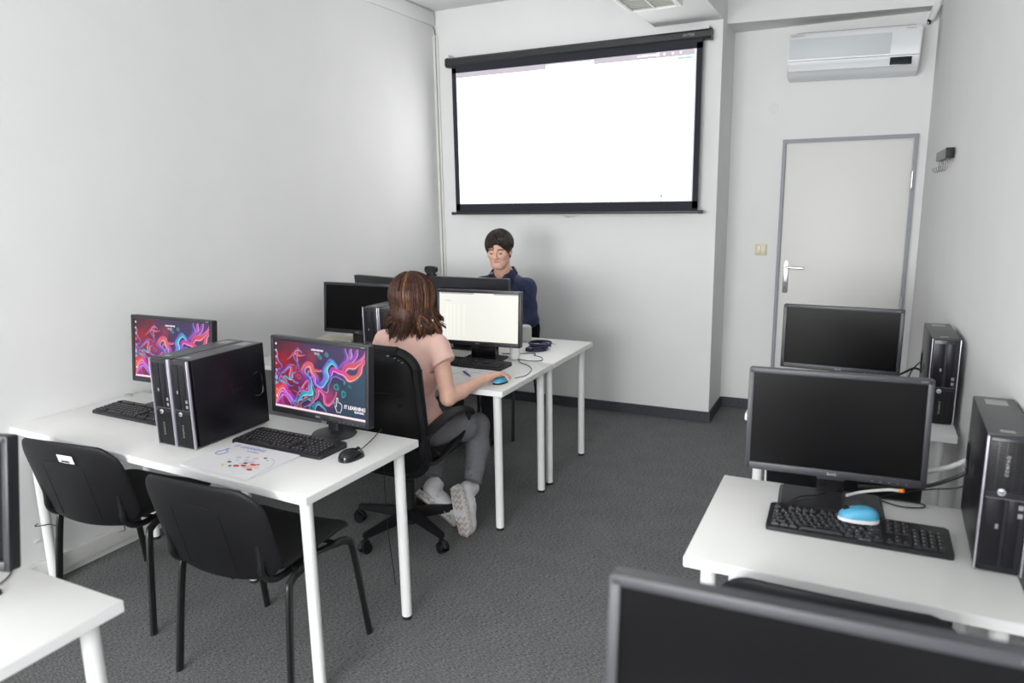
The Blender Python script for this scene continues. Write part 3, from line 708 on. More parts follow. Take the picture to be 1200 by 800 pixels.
def mouse(label, x, y, rotz, z=H, shell_m=None, under=None, wheel=True):
    t = thing('computer_mouse', label, 'mouse', (x, y, z), rotz)
    def form(z0, z1, k, m, nm):
        b = BM(); n = 26; rings = []
        for j in range(9):
            f = j/8; zz = z0+(z1-z0)*math.sin(f*PI/2); s = k*math.cos(f*PI/2)**.55 if f < 1 else .0
            ring = []
            for i in range(n):
                a = 2*PI*i/n; cx = math.copysign(abs(math.cos(a))**.8, math.cos(a)); cy = math.copysign(abs(math.sin(a))**.8, math.sin(a))
                xx = cx*.031*s*(1-.10*cy); yy = cy*.052*s
                ring.append(b.verts.new((xx, yy-.004*f, zz*(1-.18*max(0, cy)*s))))
            rings.append(ring)
        for A_, B_ in zip(rings, rings[1:]):
            for i in range(n): b.faces.new((A_[i], A_[(i+1) % n], B_[(i+1) % n], B_[i]))
        b.faces.new(rings[0][::-1]); bmesh.ops.remove_doubles(b, verts=b.verts[:], dist=1e-5)
        return obj(nm, b, m, t, angle=60)
    if under:
        form(0, .022, 1.0, under, 'body'); form(.010, .036, .965, shell_m, 'top_shell')
    else: form(0, .037, 1.0, shell_m or m_plas, 'body')
    b = BM(); cyl(b, (-.0035, .030, .027), (.0035, .030, .027), .0085, n=16); obj('scroll_wheel', b, m_gloss, t)
    return t
mouse('black mouse with cable near the corner of the left desk', 1.560, -3.190, math.radians(-12), shell_m=m_gloss)
mC = mouse('blue and white mouse lying on the right keyboard', 3.183, -3.070, math.radians(100), z=H+.0265, shell_m=m_blue, under=m_white)
mB = mouse('blue-topped mouse under the hand of the woman', 1.577, -2.052, math.radians(-14), shell_m=m_blue, under=m_plas); mB.scale = (.86, .90, .86)

# cables lying on desks
def cable(label, pts, r, m, k=8, name='cable', n=7):
    b = BM(); tube(b, pts, r, n, k=k); return tag(obj(name, b, m), label, 'cable')
z1 = H+.003
cable('thin black mouse cable running off the back of the left desk', [(1.548, -3.140, H+.008), (1.527, -3.07, z1), (1.500, -2.98, z1), (1.478, -2.913, z1), (1.472, -2.893, H-.03), (1.468, -2.885, .35), (1.43, -2.80, .004)], .0018, m_cable)
cable('black mouse cable curving beside the hand of the woman', [(1.613, -1.966, H+.008), (1.632, -1.88, z1), (1.622, -1.80, z1), (1.600, -1.735, z1), (1.545, -1.665, z1), (1.48, -1.62, z1), (1.40, -1.50, z1), (1.36, -1.46, z1), (1.28, -1.45, z1)], .002, m_cable)
cable('navy cable looping across the desk behind the spreadsheet monitor', [(1.36, -1.53, z1), (1.45, -1.56, z1), (1.53, -1.565, z1), (1.572, -1.53, z1), (1.535, -1.46, z1), (1.48, -1.43, z1), (1.46, -1.38, z1), (1.38, -1.42, z1), (1.30, -1.45, z1)], .0022, m_navy)
b = BM()
for i in range(7):
    a = RNG.uniform(0, PI); rx_, ry_ = .052+.006*i*.4, .028+.004*(i % 3); cx_, cy_ = 1.440+.005*math.sin(i*2), -1.275+.012*(i-3)*.8
    tube(b, [(cx_+rx_*math.cos(q)*math.cos(.6)-ry_*math.sin(q)*math.sin(.6), cy_+rx_*math.cos(q)*math.sin(.6)+ry_*math.sin(q)*math.cos(.6), H+.008+.005*i+.008*math.sin(q+i)) for q in np.linspace(0, 2*PI, 12, endpoint=False)], .0065, 7, closed=True, k=3)
box(b, (1.445, -1.215, H+.018), (.040, .055, .030), .008); box(b, (1.405, -1.335, H+.014), (.045, .035, .024), .008)
tag(obj('coiled_headset_cable', b, m_navy), 'dark navy coiled headset cable lying on the desk of the man', 'cable')
cable('thin wire sticking up behind the coiled cable', [(1.405, -1.17, H+.003), (1.44, -1.12, H+.008), (1.47, -1.09, H+.003)], .0015, m_gcable)
# right desk cables
cable('white cable with an orange tip in front of the large right monitor', [(3.150, -2.895, H+.020), (3.19, -2.87, H+.028), (3.255, -2.885, H+.052), (3.285, -2.90, H+.060)], .0045, m_wcable)
b = BM(); cyl(b, (3.285, -2.90, H+.060), (3.296, -2.905, H+.063), .0055); o = obj('orange_plug', b, m_orange)
tag(o, 'orange plug tip of the white cable below the large right monitor', 'plug')
cable('black cable looping on the right desk behind the blue mouse', [(3.13, -2.885, z1+.012), (3.18, -2.868, z1), (3.235, -2.850, z1), (3.29, -2.875, z1), (3.345, -2.862, z1), (3.355, -2.835, z1), (3.31, -2.83, z1), (3.22, -2.835, z1)], .002, m_cable)
cable('thin black cable over the monitor base on the right desk', [(3.005, -3.00, H+.020), (3.03, -2.955, H+.020), (3.07, -2.925, H+.019), (3.09, -2.90, H+.019)], .002, m_cable)
cable('thick white power cable hanging from the rear right computer', [(3.51, -2.70, .96), (3.50, -2.71, .885), (3.455, -2.72, .845), (3.405, -2.72, .815), (3.33, -2.72, .785), (3.26, -2.74, .77)], .0075, m_wcable)
cable('thick black cable hanging beside the right wall', [(3.50, -2.76, .87), (3.465, -2.76, .83), (3.42, -2.765, .80), (3.36, -2.78, .775), (3.27, -2.79, .758), (3.18, -2.80, .752)], .006, m_cable)
cable('thin black cable hanging below the white power cable', [(3.49, -2.75, .80), (3.44, -2.76, .775), (3.38, -2.77, .765), (3.32, -2.79, .755), (3.24, -2.83, .740)], .0022, m_cable)
cable('black cable plugged behind the computer by the door', [(3.415, -1.62, .86), (3.38, -1.60, .87), (3.33, -1.60, .84), (3.28, -1.62, .82)], .005, m_cable)
cable('second black cable between the door monitor and its computer', [(3.42, -1.625, .93), (3.40, -1.60, .90), (3.37, -1.61, .86), (3.35, -1.64, .80)], .003, m_cable)
cable('thin cable curling on the bottom left desk', [(1.10, -4.155, z1), (1.20, -4.16, z1), (1.262, -4.17, z1), (1.310, -4.22, z1), (1.318, -4.29, z1), (1.29, -4.36, z1), (1.22, -4.42, z1), (1.1, -4.50, z1), (1.0, -4.55, z1)], .0024, m_gcable)
cable('grey cable hanging from the left desk beside the wall', [(.09, -3.33, .70), (.12, -3.28, .50), (.10, -3.22, .35), (.16, -3.16, .24), (.14, -3.12, .15), (.06, -3.10, .11)], .003, m_gcable)
cable('black cable tie wrapped round the rear left desk leg', [(.045, -3.44, .30), (.06, -3.46, .30), (.085, -3.44, .30), (.08, -3.41, .29), (.12, -3.38, .27)], .002, m_cable)
cable('dark cable lying on the carpet under the left desk', [(.95, -2.75, .004), (.80, -2.70, .004), (.55, -2.78, .004), (.35, -2.7, .004), (.1, -2.72, .004)], .003, m_cable)

# booklet, papers, small things
t = thing('booklet', 'white course booklet with blue lettering on the left desk', 'booklet', (1.212, -3.372, H), math.radians(-2))
b = BM(); box(b, (0, 0, .0035), (.325, .245, .007), .001); obj('pages', b, m_white, t)
b = BM(); prism(b, rrect(.328, .248, .002, 1), .007, .0078, lambda x, y, z: (x, y, z)); obj('cover', b, m_white, t)
text('title_text', 'IT LEARNING', .026, m_pblue, t, (-.055, .095, .0086), rot=(0, 0, 0), depth=.0002)
text('subtitle_text', 'SLOVAKIA', .013, m_pblue, t, (-.015, .070, .0086), rot=(0, 0, 0), depth=.0002)
b = BM(); tube(b, [(x*1.15-.122, z*1.15+.030, .0088) for x, z in HANDP], .0011, 5, closed=True); obj('hand_icon', b, m_pblue, t)
def dots(nm, m, P):
    b = BM()
    for x, y, r, e in P: prism(b, [(x+r*math.cos(a)*e, y+r*math.sin(a)) for a in np.linspace(0, 2*PI, 12, endpoint=False)], .0084, .0090)
    obj(nm, b, m, t, smooth=False)
dots('dark_figure', m_pdark, [(-.015, -.035, .006, 1.3), (.018, -.062, .006, 1), (.075, .045, .006, 1.2), (.048, -.02, .006, 1.6), (.10, .03, .003, 1)])
dots('blue_figure', m_pgrey, [(-.02, .01, .009, 1.3), (.01, .025, .008, 1.3), (.03, .0, .008, 1.2), (.035, -.03, .006, 1.4), (-.035, -.02, .004, 1), (.06, -.005, .012, 1.2), (.0, -.012, .006, 1)])
dots('red_figure', m_pred, [(.038, -.052, .008, 1.6), (.060, -.040, .007, 1.8), (.085, -.020, .007, 2.0), (.108, -.058, .007, 1.8), (.10, -.012, .005, 1.5)])
dots('pink_figure', m_ppink, [(.085, -.045, .014, 1.6), (.045, .028, .010, 1.1), (.115, -.035, .008, 1.4)])
dots('yellow_figure', m_pyel, [(-.015, -.065, .005, 1.2), (.0, -.078, .003, 1.2)])
b = BM(); tube(b, [(.07+.085*math.cos(a), -.02+.075*math.sin(a), .0086) for a in np.linspace(-1.9, 1.3, 14)], .0012, 4); obj('arc_line', b, m_pgrey, t)
o = thing('paper_sheet', 'white paper sheet under the violet pen beside the woman', 'paper', (1.31, -1.955, H), math.radians(8))
b = BM(); box(b, (0, 0, .0008), (.297, .21, .0016)); obj('sheet', b, m_white, o, smooth=False)
b = BM()
for i, (x, y, a) in enumerate([(-.02, .05, .2), (.06, .03, -.1), (-.05, .0, .5), (.02, -.03, .15), (.09, .06, .0), (-.09, .05, .3)]): tube(b, [(x-.03, y, .002), (x, y+.01*a*3, .002), (x+.03, y-.008, .002)], .0009, 4, k=3)
obj('handwriting', b, m_print, o)
b = BM(); box(b, (0, 0, 0), (.21, .15, .003), rot=Matrix.Rotation(math.radians(-12), 3, 'Z')); q = obj('paper_sheet', b, m_white, smooth=False); q.location = (1.175, -1.92, H+.0035); tag(q, 'smaller white paper partly under the forearm of the woman', 'paper')
t = thing('pen', 'violet ballpoint pen on the white paper', 'pen', (1.345, -1.975, H+.007), math.radians(-42))
b = BM(); cyl(b, (-.060, 0, 0), (.045, 0, 0), .0048, n=12); obj('barrel', b, m_pen, t)
b = BM(); cyl(b, (.045, 0, 0), (.062, 0, 0), .0048, .001, n=12); obj('tip', b, m_chrome, t)
b = BM(); box(b, (-.040, 0, .006), (.035, .003, .002), .0008); obj('clip', b, m_chrome, t)
t = thing('smart_speaker', 'light grey fabric cylinder speaker on the desk of the man', 'speaker', (1.235, -1.055, H))
b = BM(); lathe(b, [(.046, 0), (.052, .006), (.053, .070), (.052, .086), (.046, .095), (.0001, .097)], n=36); obj('fabric_body', b, m_fab, t, angle=60)
b = BM(); lathe(b, [(.040, .0955), (.040, .0985), (.0001, .0985)], n=30); obj('top_disc', b, m_white, t)
t = thing('webcam', 'black webcam clipped on the top edge of the man\'s monitor', 'webcam', (.722, -1.305, 1.182)); t.rotation_euler = (0, 0, PI)
b = BM(); prism(b, rrect(.082, .042, .018), -.014, .014, lambda x, z, y: (x, y, z+.018)); obj('camera_body', b, m_plas, t)
b = BM(); box(b, (0, .004, -.016), (.055, .030, .040), .006); box(b, (0, -.020, -.045), (.055, .010, .065), .003); obj('clip', b, m_plas, t)
b = BM(); cyl(b, (0, -.014, .018), (0, -.019, .018), .013); obj('lens', b, m_gloss, t)
b = BM(); box(b, (0, 0, 0), (.024, .0008, .034)); q = obj('sticker', b, m_white, smooth=False); q.parent = mb; q.location = (.250, .054-.07+.11-.055, .36); 
t = thing('paper_stack', 'small pile of cream papers by the left wall under the switched-off monitor', 'papers', (.19, -1.60, H), math.radians(10))
for i in range(4):
    b = BM(); box(b, (RNG.uniform(-.01, .01), RNG.uniform(-.01, .01), .006+i*.012), (.25, .16, .0115), .001, Matrix.Rotation(RNG.uniform(-.12, .12), 3, 'Z')); obj('paper_bundle', b, m_cream, t, smooth=False)
b = BM(); lathe(b, [(.022, 0), (.027, .002), (.031, .075), (.029, .075), (.025, .006), (.0001, .006)], n=24); q = obj('plastic_cup', b, m_white); q.location = (1.412, -1.548, H); tag(q, 'white plastic cup behind the spreadsheet monitor', 'cup')
b = BM(); lathe(b, [(.018, 0), (.018, .006), (.012, .009), (.0001, .009)], n=20); q = obj('cable_grommet', b, m_socket); q.location = (.03, -2.94, H); tag(q, 'small grey cable grommet at the back of the left desk', 'grommet')
for i, (y, z) in enumerate(((-3.43, .205),)):
    b = BM(); box(b, (0, 0, 0), (.004, .022, .008), .001); q = obj('putty_mark', b, m_trunk); q.location = (.002, y, z); tag(q, 'small putty mark low on the left wall', 'wall mark')

# ------------------------------------------------------------------ stacking chairs
def stack_chair(label, x, y, rotz, group=None, stick=False):
    t = thing('visitor_chair', label, 'chair', (x, y, 0), rotz, group)
    bh, bz = .325, .612
    def bp(X, t_, k):
        y0 = -.235-(t_+bh/2)*.26; y0 += .040*(X/.24)**2
        return (X, y0+k, bz+t_+.018*(1-(X/.24)**2)*(t_/(bh/2)))
    b = BM(); shell(b, .505, bh, .085, bp, .026); br = obj('backrest', b, m_plas, t, angle=60)
    b = BM(); tube(b, [(X, bp(X, z_, 0)[1]-.0135, bp(X, z_, 0)[2]) for X, z_ in [(-.085, .085), (-.05, .088), (0, .09), (.05, .088), (.085, .085)]], .0022, 6, k=3)
    for s in (-1, 1): tube(b, [(s*.10, bp(.1, z_, 0)[1]-.0125, bp(.1, z_, 0)[2]) for z_ in (.07, 0, -.07, -.13)], .0018, 6, k=3)
    obj('back_ribs', b, m_plas, br)
    b = BM(); shell(b, .46, .43, .08, lambda X, t_, k: (X, t_+.005, .462+k-.03*max(0, (t_-.12)/.09)**2+.012*(X/.23)**2), .040); obj('seat', b, m_seat, t, angle=60)
    for s in (-1, 1):
        b = BM(); tube(b, [(s*.252, .225, 0), (s*.238, .175, .36), (s*.232, .150, .415), (s*.228, .08, .432), (s*.20, 0, .432)], .0155, 10, flat=.62, k=5, up=(0, 1, 0)); obj('leg', b, m_tube, t)
        b = BM(); tube(b, [(s*.252, -.220, 0), (s*.238, -.175, .36), (s*.232, -.150, .415), (s*.228, -.08, .432), (s*.20, 0, .432)], .0155, 10, flat=.62, k=5, up=(0, 1, 0)); obj('leg', b, m_tube, t)
        b = BM(); tube(b, [(s*.17, .05, .428), (s*.19, -.10, .424), (s*.195, -.19, .435), (s*.195, -.235, .475), (s*.195, -.238, .53), (s*.195, -.245, .60)], .0125, 8, k=5); obj('back_support', b, m_tube, t)
    b = BM()
    for yy in (.10, -.10): tube(b, [(-.225, yy, .428), (0, yy, .428), (.225, yy, .428)], .009, 8)
    obj('crossbar', b, m_tube, t)
    if stick:
        b = BM(); ry = bp(.03, .125, 0)
        for dx, m_, zz, hh in ((0, m_white, 0, .036),): box(b, (.045, bp(.045, .105, 0)[1]-.0150, bp(.045, .105, 0)[2]), (.075, .0012, .034), rot=Matrix.Rotation(.26, 3, 'X') @ Matrix.Rotation(math.radians(1), 3, 'Y'))
        st = obj('inventory_sticker', b, m_white, t, smooth=False)
        b = BM()
        for i in range(9): box(b, (.025+i*.0045, bp(.045, .1, 0)[1]-.0166, bp(.045, .097, 0)[2]), (.0028, .0008, .008), rot=Matrix.Rotation(.26, 3, 'X'))
        obj('sticker_print', b, m_pdark, st, smooth=False)
    return t
stack_chair('black chair with a white inventory sticker at the left end of the long desk', .505, -3.290, math.radians(6), stick=True)
stack_chair('black chair without sticker tucked under the long left desk', 1.295, -3.360, math.radians(2.5))
stack_chair('black chair under the desk with the blue mouse, behind the cropped monitor', 3.14, -3.245, 0)
stack_chair('black chair at the desk nearest the door, seen under the large monitor', 3.13, -2.20, 0)
stack_chair('black chair the man by the back wall sits on', .83, -.70, PI)

# ------------------------------------------------------------------ office chair
def office_chair():
    t = thing('office_chair', 'black swivel office chair with armrests that the woman sits on', 'office chair', (1.195, -2.325, 0), math.radians(-2))
    b = BM(); cyl(b, (0, 0, .065), (0, 0, .135), .034, .030, n=24); cyl(b, (0, 0, .04), (0, 0, .07), .024, n=20); hub = obj('base_hub', b, m_plas, t)
    for i, a in enumerate((-25, -101, -173, 115, 44)):
        a = math.radians(a); u = Vector((math.cos(a), math.sin(a), 0)); v = Vector((-u.y, u.x, 0)); b = BM()
        S = []
        for s_, hw, z0_, z1_ in ((.02, .024, .070, .125), (.30, .016, .072, .098)):
            S.append([b.verts.new(u*s_+v*(hw*q)+Vector((0, 0, zz))) for q, zz in ((-1, z0_), (1, z0_), (.75, z1_), (-.75, z1_))])
        for k_ in range(4): b.faces.new((S[0][k_], S[0][(k_+1) % 4], S[1][(k_+1) % 4], S[1][k_]))
        b.faces.new(S[0]); b.faces.new(S[1][::-1]); bmesh.ops.bevel(b, geom=b.edges[:], offset=.003, segments=2, affect='EDGES')
        bl = obj('base_leg', b, m_plas, t)
        b = BM(); c_ = u*.29
        cyl(b, (c_.x, c_.y, .05), (c_.x, c_.y, .085), .006)
        for s_ in (-1, 1):
            p = c_+v*.014*s_+u*.008; cyl(b, (p.x-v.x*.008, p.y-v.y*.008, .026), (p.x+v.x*.008, p.y+v.y*.008, .026), .026, n=22)
        q_ = c_+u*.008; tube(b, [q_+Vector((0, 0, .03))-u*.027, q_+Vector((0, 0, .054))-u*.012, q_+Vector((0, 0, .056))+u*.012, q_+Vector((0, 0, .03))+u*.027], .010, 8, k=4, flat=1.3)
        obj('caster', b, m_plas, bl)
    b = BM(); cyl(b, (0, 0, .13), (0, 0, .27), .0265, n=24); cyl(b, (0, 0, .27), (0, 0, .41), .014, n=18); obj('gas_column', b, m_tube, t)
    b = BM(); box(b, (0, .0, .405), (.16, .22, .035), .008); tube(b, [(0, -.09, .400), (0, -.20, .405), (0, -.235, .44), (0, -.235, .55)], .024, 8, k=4, flat=.35, up=(1, 0, 0)); box(b, (.10, -.02, .392), (.10, .02, .016), .004); obj('seat_mechanism', b, m_plas, t)
    b = BM(); shell(b, .50, .48, .10, lambda X, t_, k: (X, t_+.02, .452+k-.03*max(0, (t_-.15)/.09)**2+.010*(X/.25)**2), .062); obj('seat', b, m_seat, t, angle=60)
    def bp(X, t_, k):
        f = (t_+.29)/.58; return (X*(1-.05*f), -.265-.05*f-.04*math.sin(f*PI)+.06*(X/.25)**2+.0+k, .70+t_)
    b = BM(); shell(b, .555, .585, .11, bp, .055, 26, 26); br = obj('backrest', b, mat('black_backrest_vinyl', (.005, .005, .006), .5, bump=.2, bscale=300, spec=.25), t, angle=60)
    b = BM()
    rim = []
    Wb, Hb, rc = .545, .578, .11
    for (X, Z_) in rrect(Wb, Hb, rc, 8): rim.append(Vector(bp(X, Z_, 0)))
    tube(b, rim, .026, 8, closed=True, flat=.8, k=2); obj('backrest_rim', b, m_plas, br)
    b = BM(); tube(b, [Vector(bp(X, .115, -.030)) for X in (-.235, -.12, 0, .12, .235)], .0022, 6, k=3)
    for s_ in (-1, 1): c_ = Vector(bp(s_*.215, .06, -.033)); cyl(b, c_, c_+Vector((0, -.004, 0)), .007, n=12)
    obj('back_seam', b, m_plas, br)
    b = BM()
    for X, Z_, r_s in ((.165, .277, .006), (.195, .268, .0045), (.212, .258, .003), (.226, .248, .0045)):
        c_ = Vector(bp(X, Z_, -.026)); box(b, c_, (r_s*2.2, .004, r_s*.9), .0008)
    obj('grey_fleck', b, m_print, br, smooth=False)  # small pale grey flecks along the top right of the rim
    for s_ in (-1, 1):
        x = s_*.270; b = BM()
        tube(b, [(x, -.235, .600), (x+s_*.01, -.15, .634), (x+s_*.012, -.03, .655), (x+s_*.008, .07, .650), (x, .14, .628), (x-s_*.01, .165, .600)], .030, 10, k=5, flat=.42, up=(1, 0, 0), taper=lambda f: .75+.5*math.sin(f*PI)**.5)
        ar = obj('armrest', b, m_plas, t)
        b = BM(); tube(b, [(x, -.235, .605), (x, -.255, .55), (x, -.235, .485), (x-s_*.01, -.14, .455), (x-s_*.015, -.02, .475), (x-s_*.015, .08, .512), (x-s_*.01, .13, .535)], .019, 8, k=5, flat=.7, up=(1, 0, 0))
        tube(b, [(x, .150, .615), (x-s_*.005, .12, .56), (x-s_*.01, .06, .50), (x-s_*.03, .0, .455)], .017, 8, k=4, flat=.8, up=(1, 0, 0))
        tube(b, [(x-s_*.012, -.15, .495), (x-s_*.04, -.08, .455), (x-s_*.12, -.05, .42)], .016, 8, k=4); obj('arm_bracket', b, m_plas, ar)
    return t
office_chair()

# ------------------------------------------------------------------ signed distance sculpting
class SDF:
    def __init__(s, lo, hi, res):
        s.lo = np.array(lo, float); s.res = res; s.n = np.ceil((np.array(hi)-s.lo)/res).astype(int)+1
        s.d = np.full(s.n, .2, np.float32)
    def _sub(s, lo, hi, pad):
        a = np.clip(np.floor((np.array(lo)-pad-s.lo)/s.res).astype(int), 0, s.n); b_ = np.clip(np.ceil((np.array(hi)+pad-s.lo)/s.res).astype(int)+1, 0, s.n)
        if np.any(b_ <= a): return None, None
        g = [(np.arange(a[i], b_[i])*s.res+s.lo[i]).astype(np.float32) for i in range(3)]
        X, Y, Z = np.meshgrid(*g, indexing='ij', sparse=True); return (slice(a[0], b_[0]), slice(a[1], b_[1]), slice(a[2], b_[2])), (X, Y, Z)
    def _mix(s, sl, f, k, sub):
        d = s.d[sl]
        if sub: f = -f; h = np.clip(.5-.5*(d-f)/k, 0, 1); s.d[sl] = d*(1-h)+f*h+k*h*(1-h)
        else: h = np.clip(.5+.5*(d-f)/k, 0, 1); s.d[sl] = d*(1-h)+f*h-k*h*(1-h)
    def cap(s, a, b_, r0, r1=None, k=.01, sub=False):
        r1 = r0 if r1 is None else r1; a = np.array(a, float); b_ = np.array(b_, float); R = max(r0, r1)
        sl, G = s._sub(np.minimum(a, b_)-R, np.maximum(a, b_)+R, k*2+.03)
        if sl is None: return s
        ab = b_-a; L2 = ab@ab+1e-12; P = [G[i]-a[i] for i in range(3)]
        t_ = np.clip((P[0]*ab[0]+P[1]*ab[1]+P[2]*ab[2])/L2, 0, 1)
        q = np.sqrt((P[0]-t_*ab[0])**2+(P[1]-t_*ab[1])**2+(P[2]-t_*ab[2])**2)-(r0+(r1-r0)*t_)
        s._mix(sl, q, k, sub); return s
    def ell(s, c, r, k=.01, sub=False, rot=None):
        c = np.array(c, float); r = np.array(r, float); R = r.max() if rot is not None else r
        sl, G = s._sub(c-R, c+R, k*2+.03)
        if sl is None: return s
        P = [G[i]-c[i] for i in range(3)]
        if rot is not None:
            m = np.array(rot.transposed()); P = [m[i, 0]*P[0]+m[i, 1]*P[1]+m[i, 2]*P[2] for i in range(3)]
        k0 = np.sqrt((P[0]/r[0])**2+(P[1]/r[1])**2+(P[2]/r[2])**2); k1 = np.sqrt((P[0]/r[0]**2)**2+(P[1]/r[1]**2)**2+(P[2]/r[2]**2)**2)
        s._mix(sl, k0*(k0-1)/(k1+1e-9), k, sub); return s
    def chain(s, P, R, k=.01, sub=False):
        for i in range(len(P)-1): s.cap(P[i], P[i+1], R[i], R[i+1], k, sub)
        return s
    def cut(s, p, n_):
        n_ = np.array(n_, float); n_ /= np.linalg.norm(n_)
        g = [(np.arange(s.n[i])*s.res+s.lo[i]-p[i]).astype(np.float32) for i in range(3)]
        X, Y, Z = np.meshgrid(*g, indexing='ij', sparse=True); s.d = np.maximum(s.d, X*n_[0]+Y*n_[1]+Z*n_[2]); return s
    def cutlocal(s, p, n_, R):
        n_ = np.array(n_, float); n_ /= np.linalg.norm(n_); p = np.array(p, float)
        sl, G = s._sub(p-R, p+R, 0)
        if sl is None: return s
        q = (G[0]-p[0])*n_[0]+(G[1]-p[1])*n_[1]+(G[2]-p[2])*n_[2]
        r_ = np.sqrt((G[0]-p[0])**2+(G[1]-p[1])**2+(G[2]-p[2])**2)-R
        s.d[sl] = np.maximum(s.d[sl], np.minimum(q, -r_)); return s
    def mesh(s):
        d = s.d; ins = d < 0; n = s.n
        c = ins[:-1, :-1, :-1]; allin = c.copy(); anyin = c.copy()
        for i in (0, 1):
            for j in (0, 1):
                for k in (0, 1):
                    q = ins[i:n[0]-1+i, j:n[1]-1+j, k:n[2]-1+k]; allin &= q; anyin |= q
        cell = anyin & ~allin; ids = np.full(cell.shape, -1, np.int64); I = np.argwhere(cell); ids[cell] = np.arange(len(I))
        acc = np.zeros((len(I), 3)); cnt = np.zeros(len(I))
        for ax in range(3):
            for u_ in (0, 1):
                for v_ in (0, 1):
                    o0 = np.zeros(3, int); o_ = [q for q in range(3) if q != ax]; o0[o_[0]] = u_; o0[o_[1]] = v_; o1 = o0.copy(); o1[ax] = 1
                    a = d[tuple((I+o0).T)]; b_ = d[tuple((I+o1).T)]; m_ = (a < 0) != (b_ < 0); t_ = np.where(m_, a/(a-b_+1e-12), 0)
                    P = I+o0+0.0; P[:, ax] += t_; acc[m_] += P[m_]; cnt[m_] += 1
        V = s.lo+(acc/cnt[:, None])*s.res; Fs = []
        for ax in range(3):
            o_ = [q for q in range(3) if q != ax]; sl0 = [slice(None)]*3; sl1 = [slice(None)]*3; sl0[ax] = slice(0, -1); sl1[ax] = slice(1, None)
            E_ = ins[tuple(sl0)] != ins[tuple(sl1)]; sg = ins[tuple(sl0)]
            sl2 = [slice(1, -1)]*3; sl2[ax] = slice(None); K = np.argwhere(E_[tuple(sl2)]); off = np.ones(3, int); off[ax] = 0; K = K+off
            u1 = np.zeros(3, int); u1[o_[0]] = 1; v1 = np.zeros(3, int); v1[o_[1]] = 1
            q = np.stack([ids[tuple((K-u1-v1).T)], ids[tuple((K-v1).T)], ids[tuple(K.T)], ids[tuple((K-u1).T)]], 1)
            fl = sg[tuple(K.T)]
            if ax == 1: fl = ~fl
            q[~fl] = q[~fl][:, ::-1]; Fs.append(q)
        return V, np.concatenate(Fs)
def relax(V, Fs, it=2, lam=.5):
    V = V.copy()
    for _ in range(it):
        S = np.zeros_like(V); n = np.zeros(len(V))
        for a in range(4):
            for b_ in (1, 3): np.add.at(S, Fs[:, a], V[Fs[:, (a+b_) % 4]]); np.add.at(n, Fs[:, a], 1)
        V = V*(1-lam)+lam*S/np.maximum(n, 1)[:, None]
    return V
def combine(parts):
    V = []; Fs = []; o = 0
    for v, f in parts: V.append(v); Fs.append(f+o); o += len(v)
    return np.concatenate(V), np.concatenate(Fs)
def facec(V, Fs): return V[Fs].mean(1)

def hand(S, wrist, f, n_, s_, curl=(.5, .5, .5, .5), sc=1.0, spread=.10, thumb=None):
    """f forward, n_ back-of-hand normal, s_ thumb side"""
    w_, f, n_, s_ = [Vector(q) for q in (wrist, f, n_, s_)]; f.normalize(); s_ = (s_-f*s_.dot(f)).normalized(); n_ = (n_-f*n_.dot(f)-s_*n_.dot(s_)).normalized()
    base = [(.088, .028), (.092, .009), (.087, -.010), (.078, -.027)]; L = [(.042, .024, .020), (.046, .028, .021), (.042, .026, .020), (.033, .019, .018)]
    for i, ((bf, bs), ll) in enumerate(zip(base, L)):
        kn = w_+f*bf*sc+s_*bs*sc+n_*.004
        S.cap(w_+s_*bs*.55*sc+f*.01, kn, .0155*sc, .0105*sc, .012)
        d_ = (f+s_*spread*(1.2-i*.9)).normalized(); a = 0; p = kn; r0 = .0092 if i < 3 else .0080; r0 *= sc
        for j, l_ in enumerate(ll):
            a += curl[i]*(.7, .9, .6)[j]; q = p+(d_*math.cos(a)-n_*math.sin(a))*l_*sc
            S.cap(p, q, r0, r0*.90, .003); r0 *= .90; p = q
    th = thumb or ((.022, .026, -.012), (.052, .050, -.018), (.080, .056, -.026), (.100, .050, -.030))
    P = [w_+f*a*sc+s_*b_*sc+n_*c_*sc for a, b_, c_ in th]; S.chain(P, [.0145*sc, .012*sc, .0100*sc, .0088*sc], .006)
    return S

def head_sdf(S, tf, man=True):
    """tf maps head local (face toward -Y, x right of the picture) to world; returns nothing"""
    R3 = tf.to_3x3(); 
    def E(c, r, k=.012, sub=False, rot=None):
        rr = R3 @ rot if rot is not None else R3; S.ell(tf @ Vector(c), r, k, sub, rr)
    def K(a, b_, r0, r1, k=.008, sub=False): S.cap(tf @ Vector(a), tf @ Vector(b_), r0, r1, k, sub)
    E((0, .018, .035), (.074, .092, .080)); E((0, -.022, -.030), (.057, .064, .075), .03); E((0, -.056, -.082), (.030, .028, .022), .03)
    for s_ in (-1, 1):
        K((s_*.049, .000, -.045), (s_*.020, -.056, -.088), .014, .014, .035)
        E((s_*.042, -.058, -.016), (.020, .018, .018), .03)
        E((s_*.031, -.083, .004), (.017, .011, .010), .010, True)
        E((s_*.031, -.070, .003), (.0135, .0125, .012), .004)
        K((s_*.016, -.082, .022), (s_*.046, -.070, .024), .006, .005, .010)
        E((s_*.076, .012, -.006), (.009, .018, .030), .006, rot=Matrix.Rotation(s_*.35, 3, 'Z') @ Matrix.Rotation(-.15, 3, 'X'))
        E((s_*.084, .006, -.004), (.005, .010, .018), .004, True)
        E((s_*.011, -.094, -.030), (.008, .009, .007), .006)
    K((0, -.084, .012), (0, -.104, -.024), .0075, .0105, .010); E((0, -.104, -.028), (.010, .009, .008), .008)
    K((-.018, -.079, -.052), (0, -.087, -.049), .0042, .0050, .005); K((.018, -.079, -.052), (0, -.087, -.049), .0042, .0050, .005)
    K((-.016, -.078, -.060), (.016, -.078, -.060), .0050, .0050, .006); E((0, -.085, -.060), (.012, .005, .005), .004)

